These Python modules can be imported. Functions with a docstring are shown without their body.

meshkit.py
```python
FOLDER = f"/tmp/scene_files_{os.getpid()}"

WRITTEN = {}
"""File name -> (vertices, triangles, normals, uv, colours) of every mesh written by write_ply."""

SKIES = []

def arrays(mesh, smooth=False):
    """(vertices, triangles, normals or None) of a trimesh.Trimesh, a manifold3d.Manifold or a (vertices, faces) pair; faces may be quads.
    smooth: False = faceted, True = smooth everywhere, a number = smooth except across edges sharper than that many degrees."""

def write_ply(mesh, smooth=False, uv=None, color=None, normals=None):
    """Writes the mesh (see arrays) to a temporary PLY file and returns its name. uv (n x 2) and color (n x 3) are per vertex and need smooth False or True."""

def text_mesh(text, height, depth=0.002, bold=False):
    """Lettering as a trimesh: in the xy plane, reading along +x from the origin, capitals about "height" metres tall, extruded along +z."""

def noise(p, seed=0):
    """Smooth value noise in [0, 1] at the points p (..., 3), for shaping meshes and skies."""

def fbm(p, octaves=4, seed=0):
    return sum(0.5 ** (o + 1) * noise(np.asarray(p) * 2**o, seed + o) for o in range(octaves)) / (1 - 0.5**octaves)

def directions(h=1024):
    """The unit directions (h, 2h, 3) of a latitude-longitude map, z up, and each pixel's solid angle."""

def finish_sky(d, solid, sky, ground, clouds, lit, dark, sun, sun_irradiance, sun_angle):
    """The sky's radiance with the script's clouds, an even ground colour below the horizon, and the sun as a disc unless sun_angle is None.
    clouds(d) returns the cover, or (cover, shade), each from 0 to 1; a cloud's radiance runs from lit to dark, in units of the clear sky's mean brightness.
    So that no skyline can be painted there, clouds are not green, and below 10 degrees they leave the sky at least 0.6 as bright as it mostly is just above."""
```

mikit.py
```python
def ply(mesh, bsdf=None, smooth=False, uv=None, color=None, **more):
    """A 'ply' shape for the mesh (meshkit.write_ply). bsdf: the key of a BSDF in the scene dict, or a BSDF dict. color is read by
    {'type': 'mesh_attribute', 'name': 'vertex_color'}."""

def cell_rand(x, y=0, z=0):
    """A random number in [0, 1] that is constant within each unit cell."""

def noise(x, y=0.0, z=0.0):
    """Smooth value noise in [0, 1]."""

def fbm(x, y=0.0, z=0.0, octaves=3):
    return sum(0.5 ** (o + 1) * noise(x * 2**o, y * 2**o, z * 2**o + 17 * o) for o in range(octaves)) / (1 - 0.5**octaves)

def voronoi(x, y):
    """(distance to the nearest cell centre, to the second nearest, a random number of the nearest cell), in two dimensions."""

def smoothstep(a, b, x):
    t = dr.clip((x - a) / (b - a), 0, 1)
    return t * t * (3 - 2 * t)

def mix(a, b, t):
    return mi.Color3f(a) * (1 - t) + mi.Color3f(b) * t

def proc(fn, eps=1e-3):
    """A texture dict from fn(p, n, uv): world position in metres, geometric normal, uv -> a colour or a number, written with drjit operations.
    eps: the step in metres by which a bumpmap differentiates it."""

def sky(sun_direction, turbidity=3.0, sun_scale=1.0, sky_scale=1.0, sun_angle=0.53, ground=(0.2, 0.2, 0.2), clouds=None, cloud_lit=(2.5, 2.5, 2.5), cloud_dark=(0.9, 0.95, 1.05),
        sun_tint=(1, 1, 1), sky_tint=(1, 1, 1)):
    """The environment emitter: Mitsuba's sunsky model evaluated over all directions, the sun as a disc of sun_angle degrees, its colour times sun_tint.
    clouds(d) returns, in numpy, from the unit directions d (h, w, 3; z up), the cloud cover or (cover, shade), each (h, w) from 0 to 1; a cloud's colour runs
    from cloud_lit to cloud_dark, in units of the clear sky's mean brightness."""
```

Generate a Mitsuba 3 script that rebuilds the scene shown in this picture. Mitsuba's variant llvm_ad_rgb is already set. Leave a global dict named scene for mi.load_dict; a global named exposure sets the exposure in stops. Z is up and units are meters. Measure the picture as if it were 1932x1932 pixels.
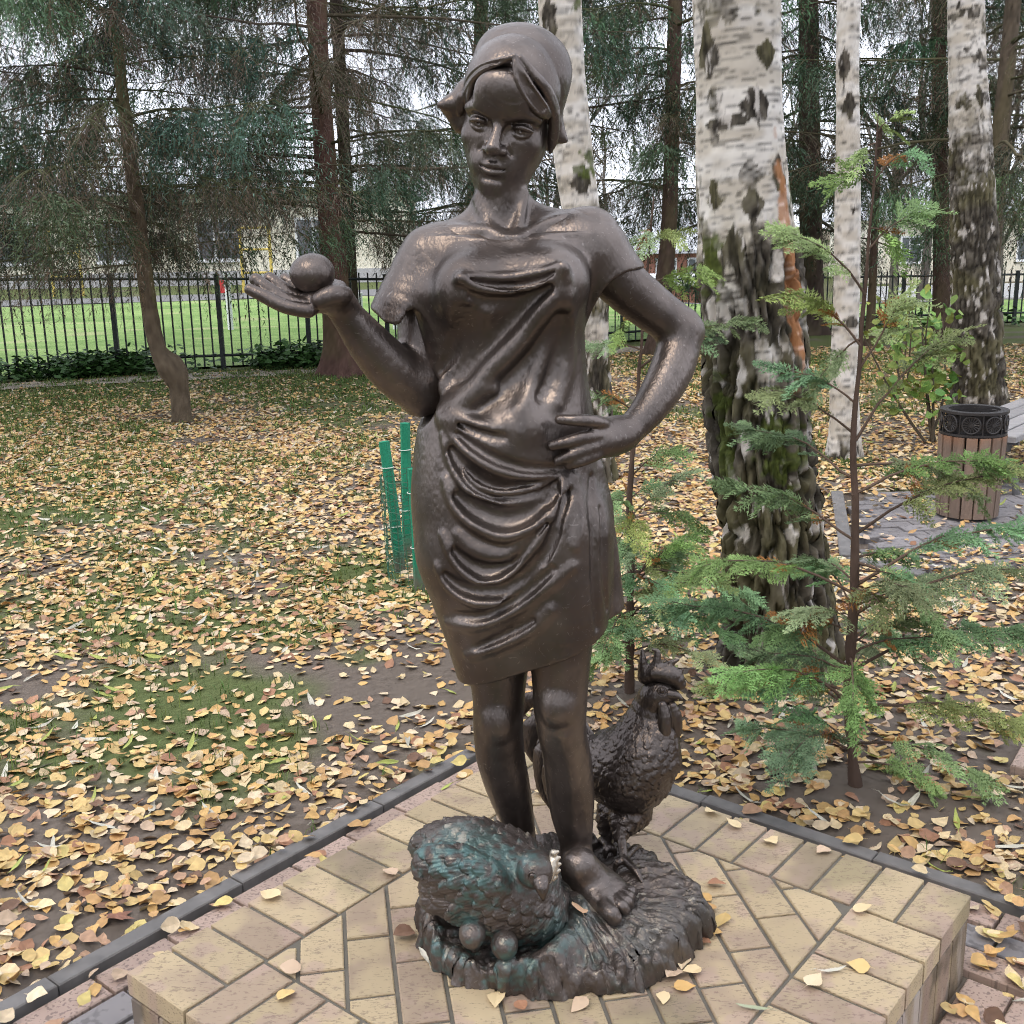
import math, random
import numpy as np, trimesh, drjit as dr, mitsuba as mi
import mikit, meshkit
from mikit import proc, noise as tnoise, fbm as tfbm, voronoi, cell_rand, smoothstep, mix
from scipy.interpolate import PchipInterpolator
from scipy.spatial import cKDTree


# ---------------------------------------------------------------- camera, sky, exposure
FOC, PITCH, ROLL = 2113.0, math.radians(13.92), math.radians(-1.13)
_fw = np.array([0, math.cos(PITCH), -math.sin(PITCH)])
_u0 = np.array([0, math.sin(PITCH), math.cos(PITCH)])
_r0 = np.array([1.0, 0, 0])
_rt = _r0 * math.cos(ROLL) + _u0 * math.sin(ROLL)
_up = _u0 * math.cos(ROLL) - _r0 * math.sin(ROLL)
CAM = np.array([0, 0, 1.7])
T = mi.ScalarTransform4f
scene, labels = {'type': 'scene'}, {}
scene['camera'] = {'type': 'perspective', 'fov': 2 * math.degrees(math.atan(966 / FOC)), 'fov_axis': 'x', 'near_clip': 0.05, 'far_clip': 600.0,
                   'to_world': T().look_at(origin=CAM.tolist(), target=(CAM + _fw).tolist(), up=_up.tolist())}


def _clouds(d):
    n = meshkit.fbm(d * np.array([2.2, 2.2, 4.0]) + 3.0, 4, seed=5)
    return np.ones(d.shape[:2]), np.clip((n - 0.35) * 1.6, 0, 1) * 0.8


scene['sky'] = mikit.sky((-0.35, -0.45, 0.82), turbidity=4, sun_scale=0.12, sun_angle=25, clouds=_clouds,
                         cloud_lit=(2.5, 2.6, 2.85), cloud_dark=(1.5, 1.62, 1.95), ground=(0.2, 0.17, 0.13))
exposure = 2.75
rng = np.random.default_rng(7)


# ---------------------------------------------------------------- small tools
def ray(px, py):
    return _fw * FOC + _rt * (px - 966) + _up * (966 - py)


def P(px, py, y):
    """The point at depth y seen in direction (px, py) of the surveyed photograph."""
    d = ray(px, py)
    return CAM + d * (y / d[1])


def G(px, py, z=0.0):
    d = ray(px, py)
    return CAM + d * ((z - CAM[2]) / d[2])


def key_of(name, parent=None):
    base = f'{parent}__{name}' if parent else name
    k, n = base, 0
    while k in scene or k in labels or k in _taken:
        n += 1
        k = f'{base}_{n:03d}'
    _taken.add(k)
    return k


_taken = set()


def thing(name, label=None, category=None, group=None, kind=None):
    k = key_of(name)
    d = {}
    if label: d['label'] = label
    if category: d['category'] = category
    if group: d['group'] = group
    if kind: d['kind'] = kind
    labels[k] = d
    return k


def obj(name, mesh, bsdf, parent=None, smooth=False, label=None, category=None, group=None, kind=None, uv=None, color=None):
    k = key_of(name, parent)
    scene[k] = mikit.ply(mesh, bsdf, smooth=smooth, uv=uv, color=color)
    d = {}
    if label: d['label'] = label
    if category: d['category'] = category
    if group: d['group'] = group
    if kind: d['kind'] = kind
    if d: labels[k] = d
    return k


def copy_of(key_src, name, parent, to_world):
    k = key_of(name, parent)
    scene[k] = {**scene[key_src], 'to_world': to_world}
    return k


def join(parts):
    vs, fs, n = [], [], 0
    for v, f in parts:
        v, f = np.asarray(v, float), np.asarray(f, int)
        if f.shape[1] == 4: f = np.vstack([f[:, [0, 1, 2]], f[:, [0, 2, 3]]])
        vs.append(v); fs.append(f + n); n += len(v)
    return np.vstack(vs), np.vstack(fs)


def box(lo, hi, bev=0.0):
    """A box with its corners bevelled."""
    lo, hi = np.asarray(lo, float), np.asarray(hi, float)
    if bev <= 0:
        v = np.array([[x, y, z] for x in (lo[0], hi[0]) for y in (lo[1], hi[1]) for z in (lo[2], hi[2])])
        f = np.array([[0, 1, 3], [0, 3, 2], [4, 6, 7], [4, 7, 5], [0, 4, 5], [0, 5, 1], [2, 3, 7], [2, 7, 6], [0, 2, 6], [0, 6, 4], [1, 5, 7], [1, 7, 3]])
        return v, f
    pts = []
    for x in (0, 1):
        for y in (0, 1):
            for z in (0, 1):
                c = np.where([x, y, z], hi, lo)
                s = np.where([x, y, z], -1, 1) * bev
                for a in range(3):
                    o = np.array(s); o[a] = 0
                    pts.append(c + o)
    m = trimesh.convex.convex_hull(np.array(pts))
    return np.array(m.vertices), np.array(m.faces)


def xform(m, R=None, t=None, s=None):
    v = np.asarray(m[0], float)
    if s is not None: v = v * s
    if R is not None: v = v @ np.asarray(R).T
    if t is not None: v = v + t
    return v, m[1]


def rotz(a):
    c, s = math.cos(a), math.sin(a)
    return np.array([[c, -s, 0], [s, c, 0], [0, 0, 1.0]])


def rotx(a):
    c, s = math.cos(a), math.sin(a)
    return np.array([[1.0, 0, 0], [0, c, -s], [0, s, c]])


def roty(a):
    c, s = math.cos(a), math.sin(a)
    return np.array([[c, 0, s], [0, 1.0, 0], [-s, 0, c]])


def tube(pts, radii, sides=8, cap=True):
    p = np.asarray(pts, float)
    r = np.broadcast_to(np.asarray(radii, float), (len(p),))
    t = np.gradient(p, axis=0)
    t /= np.linalg.norm(t, axis=1, keepdims=True) + 1e-12
    a = np.cross(t[0], [0, 0, 1.0] if abs(t[0][2]) < 0.9 else [1.0, 0, 0])
    A = []
    for k in range(len(p)):
        a = a - t[k] * (a @ t[k]); a = a / (np.linalg.norm(a) + 1e-12); A.append(a)
    A = np.array(A); B = np.cross(t, A)
    an = np.arange(sides) * 2 * np.pi / sides
    v = (p[:, None] + r[:, None, None] * (np.cos(an)[None, :, None] * A[:, None] + np.sin(an)[None, :, None] * B[:, None])).reshape(-1, 3)
    i, j = np.meshgrid(np.arange(len(p) - 1), np.arange(sides), indexing='ij')
    q = np.stack([i * sides + j, i * sides + (j + 1) % sides, (i + 1) * sides + (j + 1) % sides, (i + 1) * sides + j], -1).reshape(-1, 4)
    f = np.vstack([q[:, [0, 1, 2]], q[:, [0, 2, 3]]])
    if cap:
        n = len(v)
        v = np.vstack([v, p[0], p[-1]])
        k = np.arange(sides); l = (len(p) - 1) * sides
        f = np.vstack([f, np.stack([k * 0 + n, (k + 1) % sides, k], 1), np.stack([k * 0 + n + 1, l + k, l + (k + 1) % sides], 1)])
    return v, f


def spline(pts, n):
    p = np.asarray(pts, float)
    s = np.r_[0, np.cumsum(np.linalg.norm(np.diff(p[:, :3], axis=0), axis=1) + 1e-9)]
    u = np.linspace(0, s[-1], n)
    if len(p) == 2: return np.stack([np.interp(u, s, p[:, k]) for k in range(p.shape[1])], 1)
    return np.stack([PchipInterpolator(s, p[:, k])(u) for k in range(p.shape[1])], 1)


# ---------------------------------------------------------------- sculpting: a distance field of blended solids, meshed by surface nets
class Field:
    def __init__(self):
        self.items = []

    def add(self, fn, lo, hi, k=0.0, op='u'):
        self.items.append((fn, np.asarray(lo, float), np.asarray(hi, float), float(k), op))
        return self

    def __call__(self, p, margin=0.02):
        if len(p) < 4000: return self._eval(p, margin)
        c = np.floor(p / 0.1).astype(np.int64)
        code = (c[:, 0] * 4096 + c[:, 1]) * 4096 + c[:, 2]
        order = np.argsort(code, kind='stable')
        cuts = np.nonzero(np.diff(code[order]))[0] + 1
        out = np.empty(len(p))

        def one(g):
            out[g] = self._eval(p[g], margin)
        [one(g) for g in np.split(order, cuts)]
        return out

    def _eval(self, p, margin):
        d = np.full(len(p), 1.0)
        plo, phi = p.min(0), p.max(0)
        for fn, lo, hi, k, op in self.items:
            m = max(margin, k) if op != 's' else max(margin * 0.5, k)
            if (plo > hi + m).any() or (phi < lo - m).any(): continue
            i = np.nonzero(((p > lo - m) & (p < hi + m)).all(1))[0]
            if not len(i): continue
            if len(i) == len(p): i = slice(None)
            a, b = d[i], fn(p[i])
            if op == 's': b = -b
            if k > 0:
                h = np.maximum(k - np.abs(a - b), 0) / k
                s = h * h * k * 0.25
            else:
                s = 0
            d[i] = np.minimum(a, b) - s if op == 'u' else np.maximum(a, b) + s
        return d

    # primitives -----------------------------------------------------
    def cone(self, a, b, ra, rb, k=0.01, op='u'):
        a, b = np.asarray(a, float), np.asarray(b, float)
        ab = b - a; L = max(ab @ ab, 1e-12); r = max(ra, rb)

        def fn(p):
            t = np.clip(((p - a) @ ab) / L, 0, 1)
            return np.linalg.norm(p - a - t[:, None] * ab, axis=1) - (ra + (rb - ra) * t)
        return self.add(fn, np.minimum(a, b) - r, np.maximum(a, b) + r, k, op)

    def chain(self, pts, radii, k=0.01, op='u', n=None, flat=None):
        """A curved, tapering limb through the points; flat=(axis, factor) squashes its section along an axis."""
        q = np.column_stack([np.asarray(pts, float), np.asarray(radii, float)])
        q = spline(q, n or 2 * len(q) + 1)
        c, r = q[:, :3], q[:, 3]

        def fn(p):
            best = np.full(len(p), 1e3)
            for i in range(len(c) - 1):
                ab = c[i + 1] - c[i]
                t = np.clip(((p - c[i]) @ ab) / max(ab @ ab, 1e-12), 0, 1)
                w = p - c[i] - t[:, None] * ab
                if flat is not None:
                    ax = np.asarray(flat[0]); w = w + (w @ ax)[:, None] * ax * (flat[1] - 1)
                np.minimum(best, np.linalg.norm(w, axis=1) - (r[i] + (r[i + 1] - r[i]) * t), out=best)
            return best if flat is None else best / max(1, flat[1] ** 0.5)
        R = r.max()
        return self.add(fn, c.min(0) - R, c.max(0) + R, k, op)

    def ell(self, c, rad, k=0.01, op='u', R=None):
        c, rad = np.asarray(c, float), np.asarray(rad, float)
        R = np.eye(3) if R is None else np.asarray(R)

        def fn(p):
            q = (p - c) @ R / rad
            n = np.linalg.norm(q, axis=1)
            g = np.linalg.norm(q / rad, axis=1)
            return n * (n - 1) / np.maximum(g, 1e-9)
        m = rad.max()
        return self.add(fn, c - m, c + m, k, op)

    def loft(self, rings, k=0.01, op='u', power=2.2):
        """rings: (z, cx, cy, rx, r_front, r_back) from top to bottom; the front is towards -y."""
        q = np.array(sorted(map(tuple, rings)))
        it = PchipInterpolator(q[:, 0], q[:, 1:])
        z0, z1 = q[0, 0], q[-1, 0]

        def fn(p):
            s = it(np.clip(p[:, 2], z0, z1))
            dx = np.abs(p[:, 0] - s[:, 0]) / s[:, 2]
            dy = p[:, 1] - s[:, 1]
            ry = np.where(dy < 0, s[:, 3], s[:, 4])
            dy = np.abs(dy) / ry
            n = (dx ** power + dy ** power) ** (1 / power)
            d = (n - 1) * np.minimum(s[:, 2], ry) * 0.95
            return np.maximum(d, np.maximum(z0 - p[:, 2], p[:, 2] - z1))
        m = np.maximum(q[:, 4], q[:, 5])
        lo = [(q[:, 1] - q[:, 3]).min(), (q[:, 2] - m).min(), z0]
        hi = [(q[:, 1] + q[:, 3]).max(), (q[:, 2] + m).max(), z1]
        return self.add(fn, lo, hi, k, op)

    def keep_below(self, c, n, lo, hi, k=0.0):
        """Cuts away what lies on the side of the plane that n points to, inside the box."""
        c, n = np.asarray(c, float), np.asarray(n, float) / np.linalg.norm(n)
        return self.add(lambda p: -((p - c) @ n), lo, hi, k, 's')

    # meshing ----------------------------------------------------------
    def mesh(self, h, refine=0, steps=1, lo=None, hi=None):
        un = [i for i in self.items if i[4] == 'u']
        lo = np.min([i[1] for i in un], 0) - 3 * h if lo is None else np.asarray(lo, float)
        hi = np.max([i[2] for i in un], 0) + 3 * h if hi is None else np.asarray(hi, float)
        B = 8
        nb = np.ceil((hi - lo) / (h * B)).astype(int) + 1
        n = nb * B
        ctr = np.stack(np.meshgrid(*[lo[a] + (np.arange(nb[a]) + 0.5) * B * h - h / 2 for a in range(3)], indexing='ij'), -1).reshape(-1, 3)
        lim = B * h * 1.25
        dc = self(ctr, margin=lim)
        D = np.repeat(np.repeat(np.repeat(np.where(dc < 0, -1, 1).astype(np.float32).reshape(nb), B, 0), B, 1), B, 2)
        near = np.nonzero(np.abs(dc) < lim)[0]
        off = np.stack(np.meshgrid(*[np.arange(B)] * 3, indexing='ij'), -1).reshape(-1, 3)
        for chunk in np.array_split(near, max(1, len(near) // 3000)):
            b = np.stack(np.unravel_index(chunk, nb), 1) * B
            ijk = (b[:, None] + off).reshape(-1, 3)
            D[ijk[:, 0], ijk[:, 1], ijk[:, 2]] = self(lo + ijk * h, margin=3 * h)
        ins = D < 0
        c8 = [(a, b, c) for a in (0, 1) for b in (0, 1) for c in (0, 1)]
        sl = lambda A, o: A[o[0]:n[0] - 1 + o[0], o[1]:n[1] - 1 + o[1], o[2]:n[2] - 1 + o[2]]
        cnt = sum(sl(ins, o).astype(np.int8) for o in c8)
        cells = np.argwhere((cnt > 0) & (cnt < 8))
        num = np.full(n - 1, -1, np.int32)
        num[cells[:, 0], cells[:, 1], cells[:, 2]] = np.arange(len(cells))
        val = np.stack([D[cells[:, 0] + o[0], cells[:, 1] + o[1], cells[:, 2] + o[2]] for o in c8], 1)
        acc, w = np.zeros((len(cells), 3)), np.zeros(len(cells))
        for i in range(8):
            for j in range(i + 1, 8):
                di = np.array(c8[j]) - np.array(c8[i])
                if np.abs(di).sum() != 1: continue
                a, b = val[:, i], val[:, j]
                x = (a < 0) != (b < 0)
                t = np.where(x, a / np.where(x, a - b, 1), 0)
                acc += np.where(x[:, None], np.array(c8[i]) + t[:, None] * di, 0); w += x
        v = lo + (cells + acc / w[:, None]) * h
        fs = []
        for ax in range(3):
            o1, o2 = [(1, 2), (2, 0), (0, 1)][ax]
            A = np.take(ins, np.arange(n[ax] - 1), ax); Bq = np.take(ins, np.arange(1, n[ax]), ax)
            e = np.argwhere(A != Bq)
            e = e[(e[:, o1] > 0) & (e[:, o2] > 0) & (e[:, o1] < n[o1] - 1) & (e[:, o2] < n[o2] - 1)]
            u1, u2 = np.eye(3, dtype=int)[o1], np.eye(3, dtype=int)[o2]
            q = np.stack([num[tuple((e - a * u1 - b * u2).T)] for a, b in ((1, 1), (0, 1), (0, 0), (1, 0))], 1)
            s = ins[e[:, 0], e[:, 1], e[:, 2]]
            q = np.where(s[:, None], q, q[:, ::-1])
            fs.append(q[(q >= 0).all(1)])
        q = np.vstack(fs)
        f = np.vstack([q[:, [0, 1, 2]], q[:, [0, 2, 3]]])
        for _ in range(refine):
            v, f = subdivide(v, f)
        for _ in range(steps):
            e = h * 0.3
            d0 = self(v, margin=3 * h)
            g = np.stack([self(v + e * u, margin=3 * h) - d0 for u in np.eye(3)], 1) / e
            g2 = np.maximum((g * g).sum(1), 0.3)
            s = np.clip(d0 / g2, -h * 0.6, h * 0.6)
            v = v - g * s[:, None]
        return v, f


def subdivide(v, f):
    e = np.sort(np.vstack([f[:, [0, 1]], f[:, [1, 2]], f[:, [2, 0]]]), 1)
    code = e[:, 0].astype(np.int64) * (len(v) + 1) + e[:, 1]
    u, inv = np.unique(code, return_inverse=True)
    inv = inv.ravel()
    a, b = u // (len(v) + 1), u % (len(v) + 1)
    m = inv.reshape(3, -1) + len(v)
    v = np.vstack([v, (v[a] + v[b]) / 2])
    f = np.vstack([np.stack([f[:, 0], m[0], m[2]], 1), np.stack([f[:, 1], m[1], m[0]], 1), np.stack([f[:, 2], m[2], m[1]], 1), np.stack([m[0], m[1], m[2]], 1)])
    return v, f


def normals_of(v, f):
    n = np.zeros_like(v); fn = np.cross(v[f[:, 1]] - v[f[:, 0]], v[f[:, 2]] - v[f[:, 0]])
    for k in range(3): np.add.at(n, f[:, k], fn)
    return n / (np.linalg.norm(n, axis=1, keepdims=True) + 1e-20)


def relax(v, f, n=1, lam=0.5):
    for _ in range(n):
        s, w = np.zeros_like(v), np.zeros(len(v))
        for a, b in ((0, 1), (1, 2), (2, 0)):
            np.add.at(s, f[:, a], v[f[:, b]]); np.add.at(s, f[:, b], v[f[:, a]])
            np.add.at(w, f[:, a], 1); np.add.at(w, f[:, b], 1)
        v = v + lam * (s / np.maximum(w, 1)[:, None] - v)
    return v
# ---------------------------------------------------------------- materials of the setting
def rgb(*c): return {'type': 'rgb', 'value': list(c)}


def rough_mat(color, rough=.85, spec=.3, bump=None, scale=1.0, eps=1e-3, **kw):
    b = {'type': 'principled', 'base_color': color, 'roughness': rough, 'specular': spec, **kw}
    return {'type': 'bumpmap', 'arbitrary': proc(bump, eps), 'scale': scale, 'bsdf': b} if bump else b


VC = {'type': 'mesh_attribute', 'name': 'vertex_color'}
scene['soil'] = rough_mat(VC, .95, .2, lambda p, n, uv: .016 * tfbm(p.x * 40, p.y * 40, 0, 4), 1.0)


def _lawn(p, n, uv):
    a = tfbm(p.x * .35, p.y * .5, 1, 3); b = tfbm(p.x * 5, p.y * 9, 2, 3)
    c = mix((.095, .165, .045), (.17, .25, .085), smoothstep(.3, .7, a * .5 + b * .5))
    return mix(c, mi.Color3f(.26, .27, .14), smoothstep(.62, .8, tfbm(p.x * .8 + 5, p.y * 1.4, 3, 3)) * .6)


scene['lawn'] = rough_mat(proc(_lawn), .9, .2)
scene['asphalt'] = rough_mat(rgb(.13, .13, .13))
scene['gravel'] = rough_mat(proc(lambda p, n, uv: mix((.16, .14, .115), (.30, .27, .23), tfbm(p.x * 9, p.y * 9, 0, 3))), .95, .2)


def _tile(p, n, uv):
    s = tnoise(p.x * 95, p.y * 330, p.z * 300)
    s2 = tnoise(p.x * 240, p.y * 520, p.z * 400)
    blot = tfbm(p.x * 10 + uv.x * 30, p.y * 10, 0, 3)
    c = mix((.41, .325, .205), (.31, .235, .17), smoothstep(.42, .68, blot * .75 + uv.x * .25))
    c = mix(c, mi.Color3f(.36, .26, .215), smoothstep(.56, .72, tfbm(p.x * 17, p.y * 17, 4, 3)) * .6)
    c = c * (.88 + .24 * uv.y)
    c = mix(c, mi.Color3f(.13, .095, .075), smoothstep(.56, .78, s * .55 + s2 * .45) * .5)
    moss = smoothstep(.62, .78, tfbm(p.x * 4, p.y * 4, 9, 3)) * .35
    return mix(c, mi.Color3f(.12, .115, .06), moss)


scene['tile'] = rough_mat(proc(_tile), .72, .35, lambda p, n, uv: -.0012 * smoothstep(.55, .85, tnoise(p.x * 95, p.y * 330, p.z * 300)) + .0008 * tnoise(p.x * 160, p.y * 160), 1.0, 6e-4)


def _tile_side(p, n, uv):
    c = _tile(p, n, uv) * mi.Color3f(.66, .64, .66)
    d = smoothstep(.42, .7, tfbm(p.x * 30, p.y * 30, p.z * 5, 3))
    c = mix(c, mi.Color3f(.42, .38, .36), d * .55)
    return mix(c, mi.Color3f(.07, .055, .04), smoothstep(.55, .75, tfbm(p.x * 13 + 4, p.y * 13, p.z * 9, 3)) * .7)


scene['tile_side'] = rough_mat(proc(_tile_side), .8, .3, lambda p, n, uv: .002 * tfbm(p.x * 60, p.y * 60, p.z * 40, 3), 1.0, 6e-4)
scene['mortar'] = rough_mat(proc(lambda p, n, uv: mix((.10, .095, .08), (.17, .155, .13), tfbm(p.x * 50, p.y * 50, p.z * 50, 2))), .95, .2)


def _brickp(p, n, uv):
    c = mix((.40, .30, .245), (.30, .22, .19), tfbm(p.x * 14, p.y * 14, uv.x * 9, 3)) * (.85 + .3 * uv.y)
    return mix(c, mi.Color3f(.11, .09, .08), smoothstep(.60, .8, tnoise(p.x * 190, p.y * 260, 3)) * .6)


def _brickg(p, n, uv):
    c = mix((.16, .15, .155), (.23, .215, .215), tfbm(p.x * 14, p.y * 14, uv.x * 9, 3)) * (.8 + .4 * uv.y)
    return mix(c, mi.Color3f(.07, .065, .065), smoothstep(.6, .8, tfbm(p.x * 60, p.y * 60, 3, 2)) * .5)


scene['brick_pink'] = rough_mat(proc(_brickp), .8, .3, lambda p, n, uv: .0014 * tfbm(p.x * 120, p.y * 120, p.z * 60, 2), 1.0, 6e-4)
scene['brick_grey'] = rough_mat(proc(_brickg), .7, .35, lambda p, n, uv: .0014 * tfbm(p.x * 120, p.y * 120, p.z * 60, 2), 1.0, 6e-4)
scene['kerb'] = rough_mat(proc(lambda p, n, uv: mix((.10, .097, .095), (.20, .19, .185), tfbm(p.x * 22, p.y * 22, uv.x * 5, 4))), .8, .3, lambda p, n, uv: .0015 * tfbm(p.x * 90, p.y * 90, 1, 3), 1.0, 6e-4)
scene['bark_vc'] = rough_mat(VC, .92, .15, lambda p, n, uv: .004 * tfbm(p.x * 60, p.y * 60, p.z * 30, 3), 1.0)
scene['needle_vc'] = {'type': 'twosided', 'bsdf': {'type': 'principled', 'base_color': VC, 'roughness': .75, 'specular': .25}}
scene['leaf_vc'] = {'type': 'twosided', 'bsdf': {'type': 'principled', 'base_color': VC, 'roughness': .6, 'specular': .35}}
scene['fence_metal'] = {'type': 'principled', 'base_color': rgb(.018, .024, .024), 'roughness': .5, 'specular': .4}
scene['white_paint'] = rough_mat(rgb(.72, .74, .76), .6)
def _bronze(p, n, uv):
    a = tfbm(p.x * 9, p.y * 9, p.z * 7, 3)
    b = tfbm(p.x * 45, p.y * 45, p.z * 22, 3)
    c = mix((.090, .070, .061), (.165, .136, .122), smoothstep(.25, .75, a))
    c = mix(c, mi.Color3f(.085, .070, .064), smoothstep(.45, .75, b) * .5)
    w = 6 * tnoise(p.x * 14, p.y * 14, p.z * 14)
    s = tnoise(p.x * 330 + w * 8, p.y * 330, p.z * 95)
    s2 = tnoise(p.x * 110, p.y * 330, p.z * 340 + w * 8)
    return mix(c, mi.Color3f(.46, .42, .40), smoothstep(.84, .95, dr.maximum(s, s2)) * .22)


def _bronze_rough(p, n, uv):
    return .27 + .20 * tfbm(p.x * 30, p.y * 30, p.z * 18, 2)


def _bronze_bump(p, n, uv):
    return .0007 * tfbm(p.x * 120, p.y * 120, p.z * 60, 3) + .0005 * tnoise(p.x * 380, p.y * 380, p.z * 120)


scene['bronze'] = {'type': 'bumpmap', 'arbitrary': proc(_bronze_bump, eps=4e-4), 'scale': 1.0,
                   'bsdf': {'type': 'principled', 'base_color': proc(_bronze), 'metallic': .88, 'specular': .5, 'clearcoat': .9, 'clearcoat_gloss': .82, 'roughness': proc(_bronze_rough)}}
def _verd(p, n, uv):
    c = _bronze(p, n, uv) * .75
    a = tfbm(p.x * 11 + 3, p.y * 11, p.z * 11, 3)
    b = tfbm(p.x * 70, p.y * 70, p.z * 70, 2)
    left = smoothstep(.30, -.12, p.x) * smoothstep(2.16, 1.90, p.y)
    m = smoothstep(.46, .66, a * .6 + b * .4) * (.06 + .62 * left)
    g = mix((.045, .125, .105), (.13, .26, .27), tfbm(p.x * 16, p.y * 16, p.z * 16 + 9, 2))
    c = mix(c, g, m)
    s = tnoise(p.x * 55, p.y * 55, p.z * 55) * .7 + .3 * tnoise(p.x * 190, p.y * 190, p.z * 190)
    up = smoothstep(.45, .9, n.z)
    return mix(c, mi.Color3f(.42, .38, .31), smoothstep(.66, .80, s) * up * .6)


scene['verdigris'] = {'type': 'bumpmap', 'arbitrary': proc(_bronze_bump, eps=4e-4), 'scale': 2.0,
                      'bsdf': {'type': 'principled', 'base_color': proc(_verd), 'metallic': .6, 'specular': .5, 'roughness': .42, 'clearcoat': .3, 'clearcoat_gloss': .7}}
scene['bronze_worn'] = {'type': 'principled', 'base_color': {'type': 'rgb', 'value': [.52, .46, .38]}, 'metallic': .8, 'specular': .5, 'roughness': .35}


def _dark(p, n, uv):
    return _bronze(p, n, uv) * .72


scene['bronze_dark'] = {'type': 'bumpmap', 'arbitrary': proc(_bronze_bump, eps=4e-4), 'scale': 1.4,
                        'bsdf': {'type': 'principled', 'base_color': proc(_dark), 'metallic': .85, 'specular': .5, 'roughness': .32, 'clearcoat': .5, 'clearcoat_gloss': .8}}
# ================================================================ the setting: ground, lawn, paths, kerbs, plinth
GZ, PZ = 0.10, 0.30
G0 = G


def G(px, py, z=GZ):
    return G0(px, py, z)


PB, PL, PR = np.array([.017, 2.910]), np.array([-.777, 1.933]), np.array([.967, 2.134])
PU, PV = (PL - PB), (PR - PB)
LU, LV = np.linalg.norm(PU), np.linalg.norm(PV)
PU, PV = PU / LU, PV / LV
PV = PV - PU * (PU @ PV); PV /= np.linalg.norm(PV)
PF = PB + PU * LU + PV * LV
FENCE = np.array([[-16.0, 10.9], [-6.2, 13.53], [-2.57, 14.54], [6.43, 18.5], [16.0, 19.6]])
FTOP = lambda x: np.interp(x, [-6, -2.5, 1.6, 6.4, 9], [1.32, 1.22, 1.05, .94, .92])


def fence_y(x): return np.interp(x, FENCE[:, 0], FENCE[:, 1])


def plinth_uv(x, y):
    d = np.stack([np.asarray(x) - PB[0], np.asarray(y) - PB[1]], -1)
    return d @ PU, d @ PV


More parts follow.
